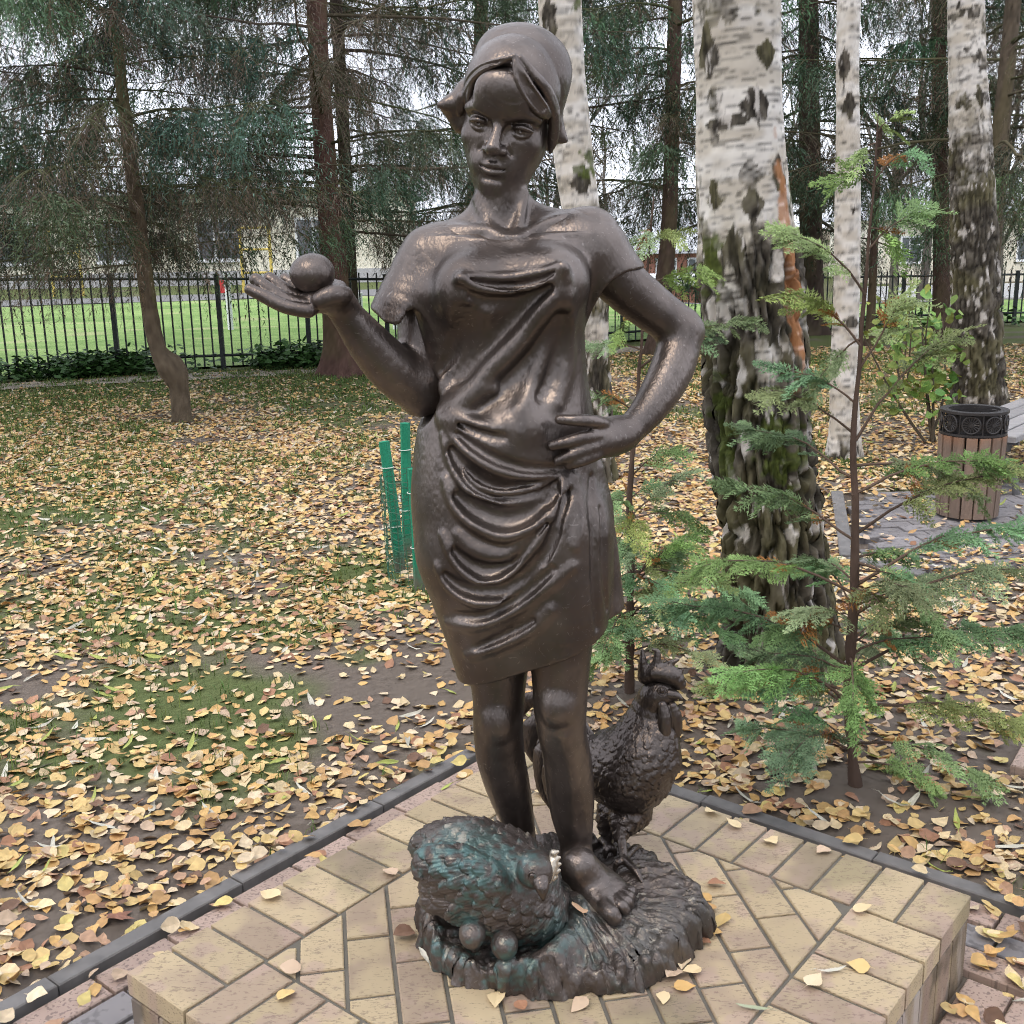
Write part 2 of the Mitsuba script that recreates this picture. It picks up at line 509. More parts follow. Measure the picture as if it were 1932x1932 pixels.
PAVE = np.array([G(1700, 952)[:2], G(1760, 925)[:2], [6.5, 7.3], [6.5, 5.2], G(1932, 1048)[:2], G(1600, 1075)[:2], G(1560, 1040)[:2]])
PAVE = np.array([[1.70, 5.35], [2.05, 6.75], [6.8, 7.9], [6.8, 5.0], [3.2, 5.32], [1.95, 5.05]])


def in_poly(x, y, poly):
    x, y = np.asarray(x, float), np.asarray(y, float)
    ins = np.zeros(x.shape, bool)
    for a, b in zip(poly, np.roll(poly, -1, 0)):
        c = (a[1] > y) != (b[1] > y)
        ins ^= c & (x < (b[0] - a[0]) * (y - a[1]) / (b[1] - a[1] + 1e-12) + a[0])
    return ins


def ground_z(x, y):
    x, y = np.asarray(x, float), np.asarray(y, float)
    u, v = plinth_uv(x, y)
    out = np.maximum(np.maximum(-u, u - LU), np.maximum(-v, v - LV))           # distance outside the plinth
    near = np.clip((out - .42) / .3, 0, 1)
    p = np.stack([x, y, 0 * x], -1)
    z = GZ + .05 * (meshkit.fbm(p * .5, 2, seed=1) - .5) * np.clip((y - 4) / 4, 0, 1) + .022 * (meshkit.fbm(p * 3.1, 3, seed=2) - .5) * near
    z = z + .035 * np.exp(-((x - .983) ** 2 + (y - 2.956) ** 2) / .05) + .03 * np.exp(-((x - .405) ** 2 + (y - 3.67) ** 2) / .06)
    z = z + .10 * np.exp(-((x + 1.875) ** 2 + (y - 12.72) ** 2) / .5)
    pv = in_poly(x, y, PAVE)
    z = np.where(pv, GZ - .03, z)
    z = z - .012 * (near < .01)
    far = np.clip((y - fence_y(x) - 1) / 30, 0, 1)
    return z - 1.5 * far * np.clip((x + 4) / 12, 0, 1)


def _axis(marks):
    out = [marks[0][0]]
    for (a, _), (b, st) in zip(marks[:-1], marks[1:]):
        n = max(1, int(round((b - a) / st)))
        out += list(a + (b - a) * (np.arange(n) + 1) / n)
    return np.array(out)


gx = _axis([(-260, 0), (-60, 40), (-14, 3), (-6, .5), (-2.2, .12), (2.6, .035), (6, .12), (14, .5), (60, 3), (260, 40)])
gy = _axis([(-40, 0), (-6, 6), (1.2, .6), (5.2, .035), (9, .09), (20, .3), (60, 3), (300, 40)])
X, Y = np.meshgrid(gx, gy, indexing='ij')
Zg = ground_z(X, Y)
rough = np.clip((5.5 - Y) / 3, 0, 1) * (np.abs(X) < 3)
Zg = Zg + rough * .016 * (meshkit.fbm(np.stack([X * 16, Y * 16, 0 * X], -1), 3, seed=4) - .5)
i, j = np.meshgrid(np.arange(len(gx) - 1), np.arange(len(gy) - 1), indexing='ij')
n = len(gy)
q = np.stack([i * n + j, (i + 1) * n + j, (i + 1) * n + j + 1, i * n + j + 1], -1).reshape(-1, 4)


def grass_mask_np(x, y):
    """How grassy the ground is at (x, y), 0 to 1."""
    x, y = np.asarray(x, float), np.asarray(y, float)
    p = np.stack([x, y, 0 * x], -1)
    a = meshkit.fbm(p * .9, 3, seed=51) * .6 + meshkit.fbm(p * 3.4, 3, seed=52) * .4
    left = np.clip((-x + .15 * y - .2) / 2.2, 0, 1) * np.clip((y - 1.5) / 2.5, .35, 1)
    far = np.clip((y - 9.5) / 4, 0, 1)
    bare = np.exp(-((x + .55) / .9) ** 2 - ((y - 3.9) / .45) ** 2) * .5
    return np.clip((a - .53 + .11 * left + .17 * far - bare * .25 - .06 * (x > .3) * (y < 8)) / .14, 0, 1)


_gm = grass_mask_np(X, Y).reshape(-1, 1)
_sc = np.array([.125, .103, .086]) * (1 - _gm) + np.array([.085, .105, .040]) * _gm
obj('ground', (np.stack([X, Y, Zg], -1).reshape(-1, 3), q), 'soil', None, smooth=True, color=_sc, kind='structure')

# lawn beyond the fence, 4 mm and more above the ground sheet
lx = np.linspace(-60, 60, 121)
ly = np.r_[np.linspace(0, 6, 13), np.linspace(7, 16, 10), 18]
LX, LT = np.meshgrid(lx, ly, indexing='ij')
LY = fence_y(LX) + .25 + LT
LZ = ground_z(LX, LY) + .03
n = len(ly)
i, j = np.meshgrid(np.arange(len(lx) - 1), np.arange(n - 1), indexing='ij')
q = np.stack([i * n + j, (i + 1) * n + j, (i + 1) * n + j + 1, i * n + j + 1], -1).reshape(-1, 4)
obj('lawn', (np.stack([LX, LY, LZ], -1).reshape(-1, 3), q), 'lawn', None, smooth=True, kind='structure')
# asphalt strip beyond the lawn and the worn path on this side of the fence
LY2 = np.stack([fence_y(lx) + 17.6, fence_y(lx) + 21.0], 1)
LX2 = np.stack([lx, lx], 1)
i = np.arange(len(lx) - 1)
q = np.stack([i * 2, i * 2 + 2, i * 2 + 3, i * 2 + 1], -1)
obj('road', (np.stack([LX2, LY2, ground_z(LX2, LY2) + .045], -1).reshape(-1, 3), q), 'asphalt', None, smooth=True, kind='structure')
px_ = np.linspace(-16, 3, 60)
off = np.linspace(-.35, -1.05, 5)
PX2, PO = np.meshgrid(px_, off, indexing='ij')
PY2 = fence_y(PX2) + PO + .12 * (meshkit.noise(np.stack([PX2 * 1.3, PO, PO * 0], -1), 3) - .5)
n = 5
i, j = np.meshgrid(np.arange(len(px_) - 1), np.arange(n - 1), indexing='ij')
q = np.stack([i * n + j, i * n + j + 1, (i + 1) * n + j + 1, (i + 1) * n + j], -1).reshape(-1, 4)
obj('path', (np.stack([PX2, PY2, ground_z(PX2, PY2) + .012], -1).reshape(-1, 3), q), 'gravel', None, smooth=True, kind='structure')


# ---- prisms for tiles, bricks and kerb stones
def prism(poly, z0, z1, bev=.003, jitter=0.0, r=rng):
    """An upright prism over a convex polygon with its upper edge bevelled."""
    p = np.asarray(poly, float)
    if (p[1] - p[0])[0] * (p[2] - p[1])[1] - (p[1] - p[0])[1] * (p[2] - p[1])[0] < 0: p = p[::-1]
    n = len(p)
    e = np.roll(p, -1, 0) - p
    e /= np.linalg.norm(e, axis=1, keepdims=True) + 1e-12
    nin = np.stack([-e[:, 1], e[:, 0]], 1)
    pin = []
    for k in range(n):
        a, b = nin[k - 1], nin[k]
        m = (a + b) / max(.3, 1 + a @ b)
        pin.append(p[k] + m * bev)
    pin = np.array(pin)
    tilt = r.normal(0, jitter, 2) if jitter else (0, 0)
    c = p.mean(0)
    zt = lambda q: z1 + (q - c) @ np.array(tilt)
    v = np.vstack([np.c_[p, np.full(n, z0)], np.c_[p, zt(p) - bev], np.c_[pin, zt(pin)]])
    f = []
    for k in range(n):
        l = (k + 1) % n
        for a in (0, n):
            f += [[a + k, a + l, a + n + l], [a + k, a + n + l, a + n + k]]
    for k in range(1, n - 1): f.append([2 * n, 2 * n + k, 2 * n + k + 1])
    return v, np.array(f)


def piece(name, parent, m, bsdf, r=rng):
    k = key_of(name, parent)
    scene[k] = mikit.ply(m, bsdf, smooth=False, uv=np.tile(r.uniform(0, 1, 2), (len(m[0]), 1)))
    return k


from shapely.geometry import Polygon, box as sbox
W = lambda u, v: PB + PU * u + PV * v
TW, TL, JT = LV / 13, .188, .0085
plinth = thing('plinth', 'low square plinth clad in yellow clinker tiles, carrying the bronze statue', 'plinth')
core = prism([W(.008, .008), W(LU - .008, .008), W(LU - .008, LV - .008), W(.008, LV - .008)], .02, PZ - .006, .002)
obj('core', core, 'mortar', plinth)


def tile(poly2, z0=PZ - .05, z1=PZ, name='tile', mat='tile', inset=JT / 2, jit=.004):
    """poly2 in plinth coordinates (u, v)."""
    g = Polygon(poly2).buffer(-inset, join_style='mitre')
    if g.is_empty or g.area < 2e-4: return
    q = np.array(g.exterior.coords)[:-1]
    piece(name, plinth, prism([W(a, b) for a, b in q], z0, z1 + rng.normal(0, .0007), .0025, jit), mat)


ov = .006                                       # the top course stands out over the wall
nU = 13
wU = LU / nU
for k in range(13):                              # row along B-R (u from 0), and along B-L (v from 0)
    tile([(-ov, k * TW - (ov if k == 0 else 0)), (TL, k * TW - (ov if k == 0 else 0)), (TL, (k + 1) * TW + (ov if k == 12 else 0)), (-ov, (k + 1) * TW + (ov if k == 12 else 0))])
wu = (LU - TL) / 11
for k in range(11):
    a = TL + k * wu
    tile([(a, -ov), (a + wu + (ov if k == 10 else 0), -ov), (a + wu + (ov if k == 10 else 0), TL), (a, TL)])
    if k < 11:                                   # along R-F (v near LV)
        tile([(a, LV - TL), (a + wu + (ov if k == 10 else 0), LV - TL), (a + wu + (ov if k == 10 else 0), LV + ov), (a, LV + ov)])
wv = (LV - 2 * TL) / 9
for k in range(9):                               # along L-F (u near LU)
    a = TL + k * wv
    tile([(LU - TL, a), (LU + ov, a), (LU + ov, a + wv), (LU - TL, a + wv)])
inner = sbox(TL, TL, LU - TL, LV - TL)
c45 = math.cos(math.pi / 4 + .06); s45 = math.sin(math.pi / 4 + .06)
for r_ in range(-12, 13):
    for k in range(-7, 8):
        a0 = k * TL + (TL / 2 if r_ % 2 else 0) + .03
        b0 = r_ * TW * 1.0 + .02
        q = [(a0, b0), (a0 + TL, b0), (a0 + TL, b0 + TW), (a0, b0 + TW)]
        q = [(LU / 2 + x * c45 - y * s45, LV / 2 + x * s45 + y * c45) for x, y in q]
        g = Polygon(q).intersection(inner)
        if g.geom_type == 'Polygon' and g.area > 6e-4: tile(list(g.exterior.coords)[:-1], z0=PZ - .03)
# facing of the two visible sides below the top course
for side in ('rf', 'lf'):
    k_n = 13
    L_ = LU if side == 'rf' else LV
    for k in range(k_n):
        a, b = k * L_ / k_n + .002, (k + 1) * L_ / k_n - .002
        if side == 'rf': q = [W(a, LV - .012), W(b, LV - .012), W(b, LV + .0005), W(a, LV + .0005)]
        else: q = [W(LU - .012, a), W(LU + .0005, a), W(LU + .0005, b), W(LU - .012, b)]
        piece('wall_tile', plinth, prism(q, .03, PZ - .058, .002), 'tile_side')

# ---- kerbs and brick rows round the plinth (in plinth coordinates, outside B-L and B-R)
kerb_l = thing('kerb', kind='structure'); kerb_r = thing('kerb', kind='structure')
pav_l = thing('pavement', kind='structure'); pav_r = thing('pavement', kind='structure')


def strip(parent, name, side, o0, o1, step, z1, mat, a0, a1, bond=0.0, inset=.004):
    a = a0 + bond
    while a < a1:
        b = a + step
        if side == 'l': q = [(a, -o1), (b, -o1), (b, -o0), (a, -o0)]
        else: q = [(-o1, a), (-o0, a), (-o0, b), (-o1, b)]
        g = np.array(Polygon(q).buffer(-inset, join_style='mitre').exterior.coords)[:-1]
        piece(name, parent, prism([W(x, y) for x, y in g], .0, z1 + rng.normal(0, .002), .003, .006), mat)
        a = b


strip(kerb_l, 'kerb_stone', 'l', .312, .366, .50, GZ + .022, 'kerb', -.37, 3.0, .12, .002)
strip(pav_l, 'brick', 'l', .205, .298, .19, GZ + .012, 'brick_pink', -.2, 2.6, .05)
strip(pav_l, 'brick', 'l', .11, .203, .19, GZ + .010, 'brick_grey', -.1, 2.6, .12)
strip(pav_l, 'brick', 'l', .012, .108, .19, GZ + .010, 'brick_grey', -.1, 2.6, .03)
strip(kerb_r, 'kerb_stone', 'r', .306, .358, .50, GZ + .022, 'kerb', -.30, 3.0, .2, .002)
strip(pav_r, 'brick', 'r', .205, .293, .19, GZ + .010, 'brick_pink', -.2, 2.6, .1)
strip(pav_r, 'brick', 'r', .11, .203, .19, GZ + .008, 'brick_grey', -.1, 2.6, .02)
strip(pav_r, 'brick', 'r', .012, .108, .19, GZ + .008, 'brick_pink', -.1, 2.6, .13)
# the side of the right-hand wall: a small paved apron past the R-F side
for a in np.arange(.0, 1.3, .19):
    for b in (.012, .112, .212, .312):
        q = [W(a + .004, LV + b), W(a + .186, LV + b), W(a + .186, LV + b + .092), W(a + .004, LV + b + .092)]
        piece('brick', pav_r, prism(q, .0, GZ + .006 + rng.normal(0, .002), .003, .008), 'brick_grey' if rng.random() < .6 else 'brick_pink')

# ---- the brick paving by the bench
pav2 = thing('pavement', kind='structure')
pd = np.array([.995, .10]); pn = np.array([-.10, .995])
gp = Polygon(PAVE)
for a in np.arange(-1, 7, .20):
    for kb, b in enumerate(np.arange(3.5, 9, .10)):
        a_ = a + (.1 if kb % 2 else 0)
        q = [pd * x + pn * y for x, y in ((a_ + .003, b + .003), (a_ + .197, b + .003), (a_ + .197, b + .097), (a_ + .003, b + .097))]
        if gp.contains(Polygon(q)) and a_ < 4.2:
            piece('brick', pav2, prism(q, GZ - .05, GZ + .004 + rng.normal(0, .0025), .003, .008), 'brick_grey')
for a, b in zip(PAVE[[0, 5]], PAVE[[1, 0]]):
    d = b - a; L_ = np.linalg.norm(d); d = d / L_; nn_ = np.array([-d[1], d[0]])
    piece('kerb_stone', pav2, prism([a, b, b + nn_ * .07, a + nn_ * .07], 0, GZ + .02, .004), 'kerb')
piece('slab', pav_r, prism([G(1905, 1460)[:2], G(1990, 1480)[:2], G(2010, 1420)[:2], G(1935, 1405)[:2]], .0, GZ + .03, .004), 'brick_pink')
# ================================================================ fence, far buildings, field things
scene['wall_cream'] = rough_mat(proc(lambda p, n, uv: mix((.70, .66, .54), (.78, .75, .64), tfbm(p.x * .6, p.z * .9, 1, 3))), .9, .2)
scene['roof_grey'] = rough_mat(rgb(.50, .52, .56), .7)
scene['pane_dark'] = {'type': 'principled', 'base_color': rgb(.10, .11, .13), 'roughness': .12, 'specular': .6}
scene['wall_red'] = rough_mat(proc(lambda p, n, uv: mix((.30, .135, .10), (.42, .21, .16), tfbm(p.x * 1.2, p.z * 3.0, 1, 3))), .9, .2)
scene['brown_wood'] = rough_mat(rgb(.10, .05, .04), .8)
scene['plinth_grey'] = rough_mat(rgb(.42, .42, .43), .9)
scene['yellow_paint'] = rough_mat(rgb(.60, .47, .12), .6)
scene['red_paint'] = rough_mat(rgb(.55, .05, .05), .5)


def building(name, label, x0, x1, y, z0, z1, depth, wall, roof_h, windows, base=.5, hip=1.2):
    b = thing(name, label, 'building')
    obj('wall', box([x0, y, z0 + base], [x1, y + depth, z1]), wall, b)
    obj('base', box([x0 - .06, y - .06, z0 - 1], [x1 + .06, y + depth + .06, z0 + base - .002]), 'plinth_grey', b)
    v = np.array([[x0 - .5, y - .6, z1], [x1 + .5, y - .6, z1], [x1 + .5, y + depth + .6, z1], [x0 - .5, y + depth + .6, z1], [x0 + hip, y + depth / 2, z1 + roof_h], [x1 - hip, y + depth / 2, z1 + roof_h]])
    v = np.vstack([v + [0, 0, .02], v[:4] - [0, 0, .14]])
    f = [[0, 1, 5], [0, 5, 4], [1, 2, 5], [2, 3, 4], [2, 4, 5], [3, 0, 4], [6, 8, 7], [6, 9, 8]] + [[a, 6 + a, 6 + (a + 1) % 4] for a in range(4)] + [[a, 6 + (a + 1) % 4, (a + 1) % 4] for a in range(4)]
    obj('roof', (v, np.array(f)), 'roof_grey', b)
    for wx, wz, ww, wh in windows:
        w = obj('window', join([box([wx - .09, y - .05, wz - .09], [wx, y + .04, wz + wh + .09]), box([wx + ww, y - .05, wz - .09], [wx + ww + .09, y + .04, wz + wh + .09]),
                                box([wx, y - .05, wz + wh], [wx + ww, y + .04, wz + wh + .09]), box([wx - .12, y - .12, wz - .14], [wx + ww + .12, y + .03, wz - .09]),
                                box([wx, y - .05, wz - .088], [wx + ww, y + .04, wz]), box([wx + ww * .36, y - .045, wz], [wx + ww * .36 + .07, y - .01, wz + wh]), box([wx + ww * .36 + .07, y - .045, wz + wh * .68], [wx + ww, y - .01, wz + wh * .68 + .06])]), 'white_paint', b)
        obj('pane', (np.array([[wx, y - .008, wz], [wx + ww, y - .008, wz], [wx + ww, y - .008, wz + wh], [wx, y - .008, wz + wh]]), np.array([[0, 1, 2], [0, 2, 3]])), 'pane_dark', w)
    return b


YB = 42.0
wins = [(x, 1.05, 1.5, 1.3) for x in (-29.5, -25.6, -22.1, -18.55, -14.9, -11.2, -7.6)]
building('school_building', 'long cream building with white framed windows beyond the lawn on the left', -34, -4.2, YB, .1, 3.45, 12, 'wall_cream', .95, wins)
building('brick_house', 'red brick house with grey roof far behind the fence at right', 6.4, 15.5, 58, -2.2, .75, 9, 'wall_red', 1.7, [(7.6, -.75, .9, 1.05), (9.2, -.75, .9, 1.05), (11.3, -.75, .9, 1.05), (13.2, -.75, .9, 1.05)], base=.4)
building('pale_house', 'pale house glimpsed between bare trees at far right', 20.5, 34, 64, -2.0, 2.2, 9, 'wall_cream', 2.4, [(22, -.2, 1.1, 1.3), (25, -.2, 1.1, 1.3), (28.5, -.2, 1.1, 1.3)])
sh = thing('garage', 'low white and brown garage in front of the red brick house', 'garage')
obj('wall', box([6.0, 50, -1.9], [13.2, 53.5, -.62]), 'brown_wood', sh)
obj('roof', box([5.8, 49.6, -.618], [13.5, 53.9, -.22], .03), 'white_paint', sh)
for k in range(3): obj('door', box([6.5 + 2.2 * k, 49.93, -1.7], [8.2 + 2.2 * k, 49.99, -.8]), 'wall_red', sh)
wf = thing('white_fence', 'long white board fence beyond the field on the right', 'fence')
for k in range(9): obj('board', box([14.4 + 2.5 * k, 46 + .2 * k, -1.6], [16.85 + 2.5 * k, 46.06 + .2 * k, -.62]), 'white_paint', wf)
# white goal-post like posts and things on the lawn
for x, y, h, w, lab in ((-4.95, 20.2, 1.1, .10, 'white post on the lawn left of the bent spruce trunk'), (-2.55, 19.6, .75, .10, 'white post on the lawn under the raised hand'), (-2.02, 20.2, .75, .08, 'thin white post on the lawn near the big spruce')):
    p = thing('white_post', lab, 'post', 'white posts standing on the lawn')
    obj('shaft', tube([[x, y, .0], [x, y, h]], w / 2, 10), 'white_paint', p, smooth=40)
    obj('cap', tube([[x, y, h + .001], [x, y, h + .03]], w / 2 + .008, 10), 'white_paint', p)
for x0, lab in ((-14.1, 'yellow playground frame in front of the cream building, far left'), (-8.2, 'yellow playground frame in front of the cream building, right one')):
    yf = thing('playground_frame', lab, 'frame', None)
    for dx in (0, .9):
        obj('post', tube([[x0 + dx, 35.5, 0], [x0 + dx, 35.5, 2.1]], .05, 8), 'yellow_paint', yf)
    for z in (.7, 1.4, 2.05): obj('bar', tube([[x0, 35.5, z], [x0 + .9, 35.5, z]], .035, 8), 'yellow_paint', yf)
obj('toy_box', box([-9.0, 35.2, .1], [-8.65, 35.55, .5], .02), 'red_paint', None, label='small red box at the edge of the far lawn', category='box')

# ---- the black metal fence: posts, rails and pickets
fence = thing('metal_fence', 'black metal picket fence between the park and the lawn', 'fence')

fposts = [-15.4, -13.05, -10.7, -8.4, -6.16, -4.83, -3.62, -2.57, -1.60, .05, 1.65, 3.30, 4.91, 6.43, 8.37, 10.4, 12.4, 14.6]
gb = lambda x: float(ground_z(np.array([x]), np.array([fence_y(x)]))[0])
for x in fposts:
    y = float(fence_y(x)); h = .028
    m = join([box([x - h, y - h, gb(x) - .1], [x + h, y + h, FTOP(x) + .03], .004), box([x - h - .006, y - h - .006, FTOP(x) + .031], [x + h + .006, y + h + .006, FTOP(x) + .045])])
    obj('post', m, 'fence_metal', fence)
pick = box([-.009, -.009, 0], [.009, .009, 1])
cnt = 0
xs = []
for a, b in zip(fposts[:-1], fposts[1:]):
    ya, yb = float(fence_y(a)), float(fence_y(b))
    L_ = math.hypot(b - a, yb - ya)
    for dz, fr in ((-.015, 0), (.17, 1)):
        za = FTOP(a) - .02 if not fr else gb(a) + .19
        zb = FTOP(b) - .02 if not fr else gb(b) + .19
        obj('rail', tube([[a + .03, ya, za], [b - .03, yb, zb]], .017, 4), 'fence_metal', fence)
    n = int(round(L_ / .115))
    for k in range(1, n):
        x = a + (b - a) * k / n
        xs.append(x)
rest = []
for x in xs:
    y = float(fence_y(x)); z0, z1 = gb(x) + .05, float(FTOP(x)) + .06
    m = xform(pick, s=np.array([1, 1, z1 - z0]), t=np.array([x, y, z0]))
    if -6.6 < x < 9.2 and cnt < 299: obj('picket', m, 'fence_metal', fence); cnt += 1
    else: rest.append(m)
if rest: obj('far_pickets', join(rest), 'fence_metal', fence, kind='stuff')

# ---- litter bin and bench
bin_c = np.array([2.575, 6.15])
scene['bin_metal'] = {'type': 'principled', 'base_color': rgb(.035, .032, .032), 'roughness': .45, 'metallic': .3, 'specular': .5}


def _slat(p, n, uv):
    g = tfbm(p.x * 60, p.y * 60, p.z * 5, 3)
    c = mix((.14, .105, .085), (.25, .18, .14), g)
    c = mix(c, mi.Color3f(.34, .15, .07), smoothstep(.50, .62, p.z) * smoothstep(.35, .6, tfbm(p.x * 12, p.y * 12, p.z * 4, 2)) * .8)
    return c * (.8 + .4 * uv.x)


scene['bin_slat'] = rough_mat(proc(_slat), .75, .3, lambda p, n, uv: .0015 * tnoise(p.x * 120, p.y * 120, p.z * 9), 1.0, 6e-4)
bn = thing('litter_bin', 'round litter bin of brown wooden slats with a black ornamented metal rim', 'litter bin')
R0_, zb0, zb1, zr = .168, GZ + .02, GZ + .475, GZ + .60
NS = 16
for k in range(NS):
    a = 2 * math.pi * k / NS
    prof = []
    hw = .0285
    v = []
    for z in (zb0, zb1):
        rr = R0_ - .012 + .014 * (z - zb0) / (zb1 - zb0)
        for r2 in (rr - .010, rr + .010):
            for s in (-1, 1):
                v.append([r2 * 1, s * hw, z])
    m = trimesh.convex.convex_hull(np.array(v)); m = (np.array(m.vertices), np.array(m.faces))
    m = xform(m, R=rotz(a), t=np.array([bin_c[0], bin_c[1], 0]))
    piece('slat', bn, m, 'bin_slat')
ring_pts = lambda r, z, n=40: [[bin_c[0] + r * math.cos(t), bin_c[1] + r * math.sin(t), z] for t in np.linspace(0, 2 * math.pi, n)]


def band(r0, r1, z0, z1, n=48):
    t = np.linspace(0, 2 * np.pi, n, endpoint=False)
    v = np.concatenate([np.stack([bin_c[0] + r * np.cos(t), bin_c[1] + r * np.sin(t), t * 0 + z], 1) for r, z in ((r1, z0), (r1, z1), (r0, z1), (r0, z0))])
    i, j = np.meshgrid(np.arange(4), np.arange(n), indexing='ij')
    f = np.stack([i * n + j, i * n + (j + 1) % n, ((i + 1) % 4) * n + (j + 1) % n, ((i + 1) % 4) * n + j], -1).reshape(-1, 4)
    return v, f


obj('rim', band(.135, .180, zr, zr + .014), 'bin_metal', bn, smooth=40)
obj('lower_ring', band(.150, .178, zb1 + .004, zb1 + .016), 'bin_metal', bn, smooth=40)
obj('liner', join([band(.130, .136, GZ + .05, zr - .001), band(.02, .129, GZ + .05, GZ + .06)]), 'bin_metal', bn, smooth=40)
for k in range(9):
    a = 2 * math.pi * (k + .1) / 9
    c = np.array([bin_c[0] + .170 * math.cos(a), bin_c[1] + .170 * math.sin(a), (zb1 + zr) / 2 + .008])
    er = np.array([math.cos(a), math.sin(a), 0]); et = np.array([-math.sin(a), math.cos(a), 0]); ez = np.array([0, 0, 1.0])
    rs = .046
    parts = [tube([c + (et * math.cos(t) + ez * math.sin(t)) * rs for t in np.linspace(0, 2 * math.pi, 22)], .0055, 6, False), tube([c - er * .004, c + er * .006], .012, 12)]
    for t in np.linspace(0, 2 * math.pi, 17)[:-1]:
        d = et * math.cos(t) + ez * math.sin(t)
        parts.append(tube([c + d * .012, c + d * .043], [.0022, .0036], 5))
    obj('rosette', join(parts), 'bin_metal', bn, smooth=40)
    a2 = a + math.pi / 9
    p0 = [bin_c[0] + .172 * math.cos(a2), bin_c[1] + .172 * math.sin(a2)]
    obj('bar', tube([[*p0, zb1 + .016], [*p0, zr]], .004, 6), 'bin_metal', bn)

scene['bench_wood'] = rough_mat(proc(lambda p, n, uv: mix((.17, .165, .165), (.27, .26, .26), tfbm(p.x * 8, p.y * 50, p.z * 50, 3)) * (.85 + .3 * uv.x)), .7, .3, lambda p, n, uv: .0015 * tfbm(p.x * 20, p.y * 90, p.z * 90, 2), 1.0, 6e-4)
scene['bench_iron'] = {'type': 'principled', 'base_color': rgb(.10, .10, .105), 'roughness': .5, 'specular': .4}
bench = thing('park_bench', 'grey wooden plank bench with curved iron legs beside the litter bin', 'bench')
zs = GZ + .38
dirn = np.array([.654, .757]); dirn = dirn / np.linalg.norm(dirn)
acr = np.array([dirn[1], -dirn[0]])
b0 = np.array([2.66, 6.86])
LB = 1.6
for k in range(4):
    o = b0 + acr * (.118 * k)
    q = [o, o + acr * .105, o + acr * .105 + dirn * LB, o + dirn * LB]
    piece('seat_plank', bench, prism(q, zs - .045, zs + rng.normal(0, .002), .006, .004), 'bench_wood')
for d in (.10, LB - .2):
    o = b0 + dirn * d
    for s, c in ((0, -.02), (1, .47)):
        pts = []
        for t in np.linspace(0, 1, 9):
            w = .07 + .33 * (1 - t) ** 2 if s == 0 else .40 - .33 * (1 - t) ** 2
            w = (.20 - .20 * math.cos(t * math.pi / 2)) if s == 0 else .46 - (.20 - .20 * math.cos(t * math.pi / 2))
            pts.append([*(o + acr * w), GZ + (zs - .05 - GZ) * t])
        pts[0][2] = GZ - .03
        obj('leg', tube(pts, .024, 8), 'bench_iron', bench, smooth=40)
    obj('crossbar', tube([[*(o + acr * .02), zs - .062], [*(o + acr * .45), zs - .062]], .015, 6), 'bench_iron', bench)
    q = [o + acr * .17 - dirn * .03, o + acr * .30 - dirn * .03, o + acr * .30 + dirn * .03, o + acr * .17 + dirn * .03]
    obj('support', prism(q, GZ - .03, zs - .08, .004), 'bench_wood', bench)

# ---- three green stakes with plastic netting round a planted sapling
scene['green_stake'] = rough_mat(proc(lambda p, n, uv: mix(mix((.008, .155, .085), (.02, .24, .14), tfbm(p.x * 30, p.y * 30, p.z * 9, 3)), mi.Color3f(.12, .10, .08), smoothstep(.27, .16, p.z + .05 * tnoise(p.x * 60, p.y * 60, p.z * 30)) * .85)), .7, .3)
scene['net_green'] = rough_mat(rgb(.05, .13, .085), .6)
scene['tie_white'] = rough_mat(rgb(.62, .68, .62), .5)
tops = [((724, 833), (757, 1078), .024), ((764, 798), (768, 1050), .023), ((779, 884), (792, 1112), .024)]
cage = []
stake_labels = ['green wooden stake in the netting, leftmost and leaning', 'green wooden stake in the netting, the tallest at the back', 'green wooden stake nearest to the statue, front of the netting']
for (t_, b_, r), lab in zip(tops, stake_labels):
    gp_ = G(*b_); y_ = gp_[1]
    tp = P(t_[0], t_[1], y_ + (0 if lab.startswith('green wooden stake nearest') else .02))
    s = obj('stake', tube([gp_ - [0, 0, .1], gp_ * .55 + tp * .45 + [.002, 0, 0], tp], [r * 1.25, r * 1.2, r * 1.15], 5), 'green_stake', None, label=lab, category='stake', group=None)
    cage.append((gp_, tp))
    for fr in (.80, .35):
        c = gp_ + (tp - gp_) * fr
        obj('tie', tube([c + [.032 * math.cos(a), .032 * math.sin(a), .001 * a] for a in np.linspace(0, 2 * math.pi, 13)], .0022, 5), 'tie_white', s)
cc = np.mean([c[0] for c in cage], 0); cc = np.array([-.47, 5.14, GZ])
net = []
r2 = np.random.default_rng(3)
NV, NH = 26, 17
def net_pt(a, z):
    rr = .135 + .010 * math.sin(3 * a + 1) + .006 * math.sin(9 * a + z * 14)
    lean = (cage[0][1] - cage[0][0]) * .35
    return cc + [rr * math.cos(a) + lean[0] * z / .6, rr * math.sin(a), z]
wave = r2.normal(0, .007, (NV, NH))
for a_i in range(NV):
    a = 2 * math.pi * a_i / NV
    net.append(tube([net_pt(a + wave[a_i, k], .02 + .031 * k) for k in range(NH)],   .0018, 3, False))
for k in range(NH):
    net.append(tube([net_pt(2 * math.pi * i_ / NV, .02 + .031 * k + wave[i_ % NV, k] * 1.2) for i_ in range(NV + 1)],   .0018, 3, False))
obj('plastic_netting', join(net), 'net_green', None, label='green plastic mesh netting wound round the three stakes', category='netting')
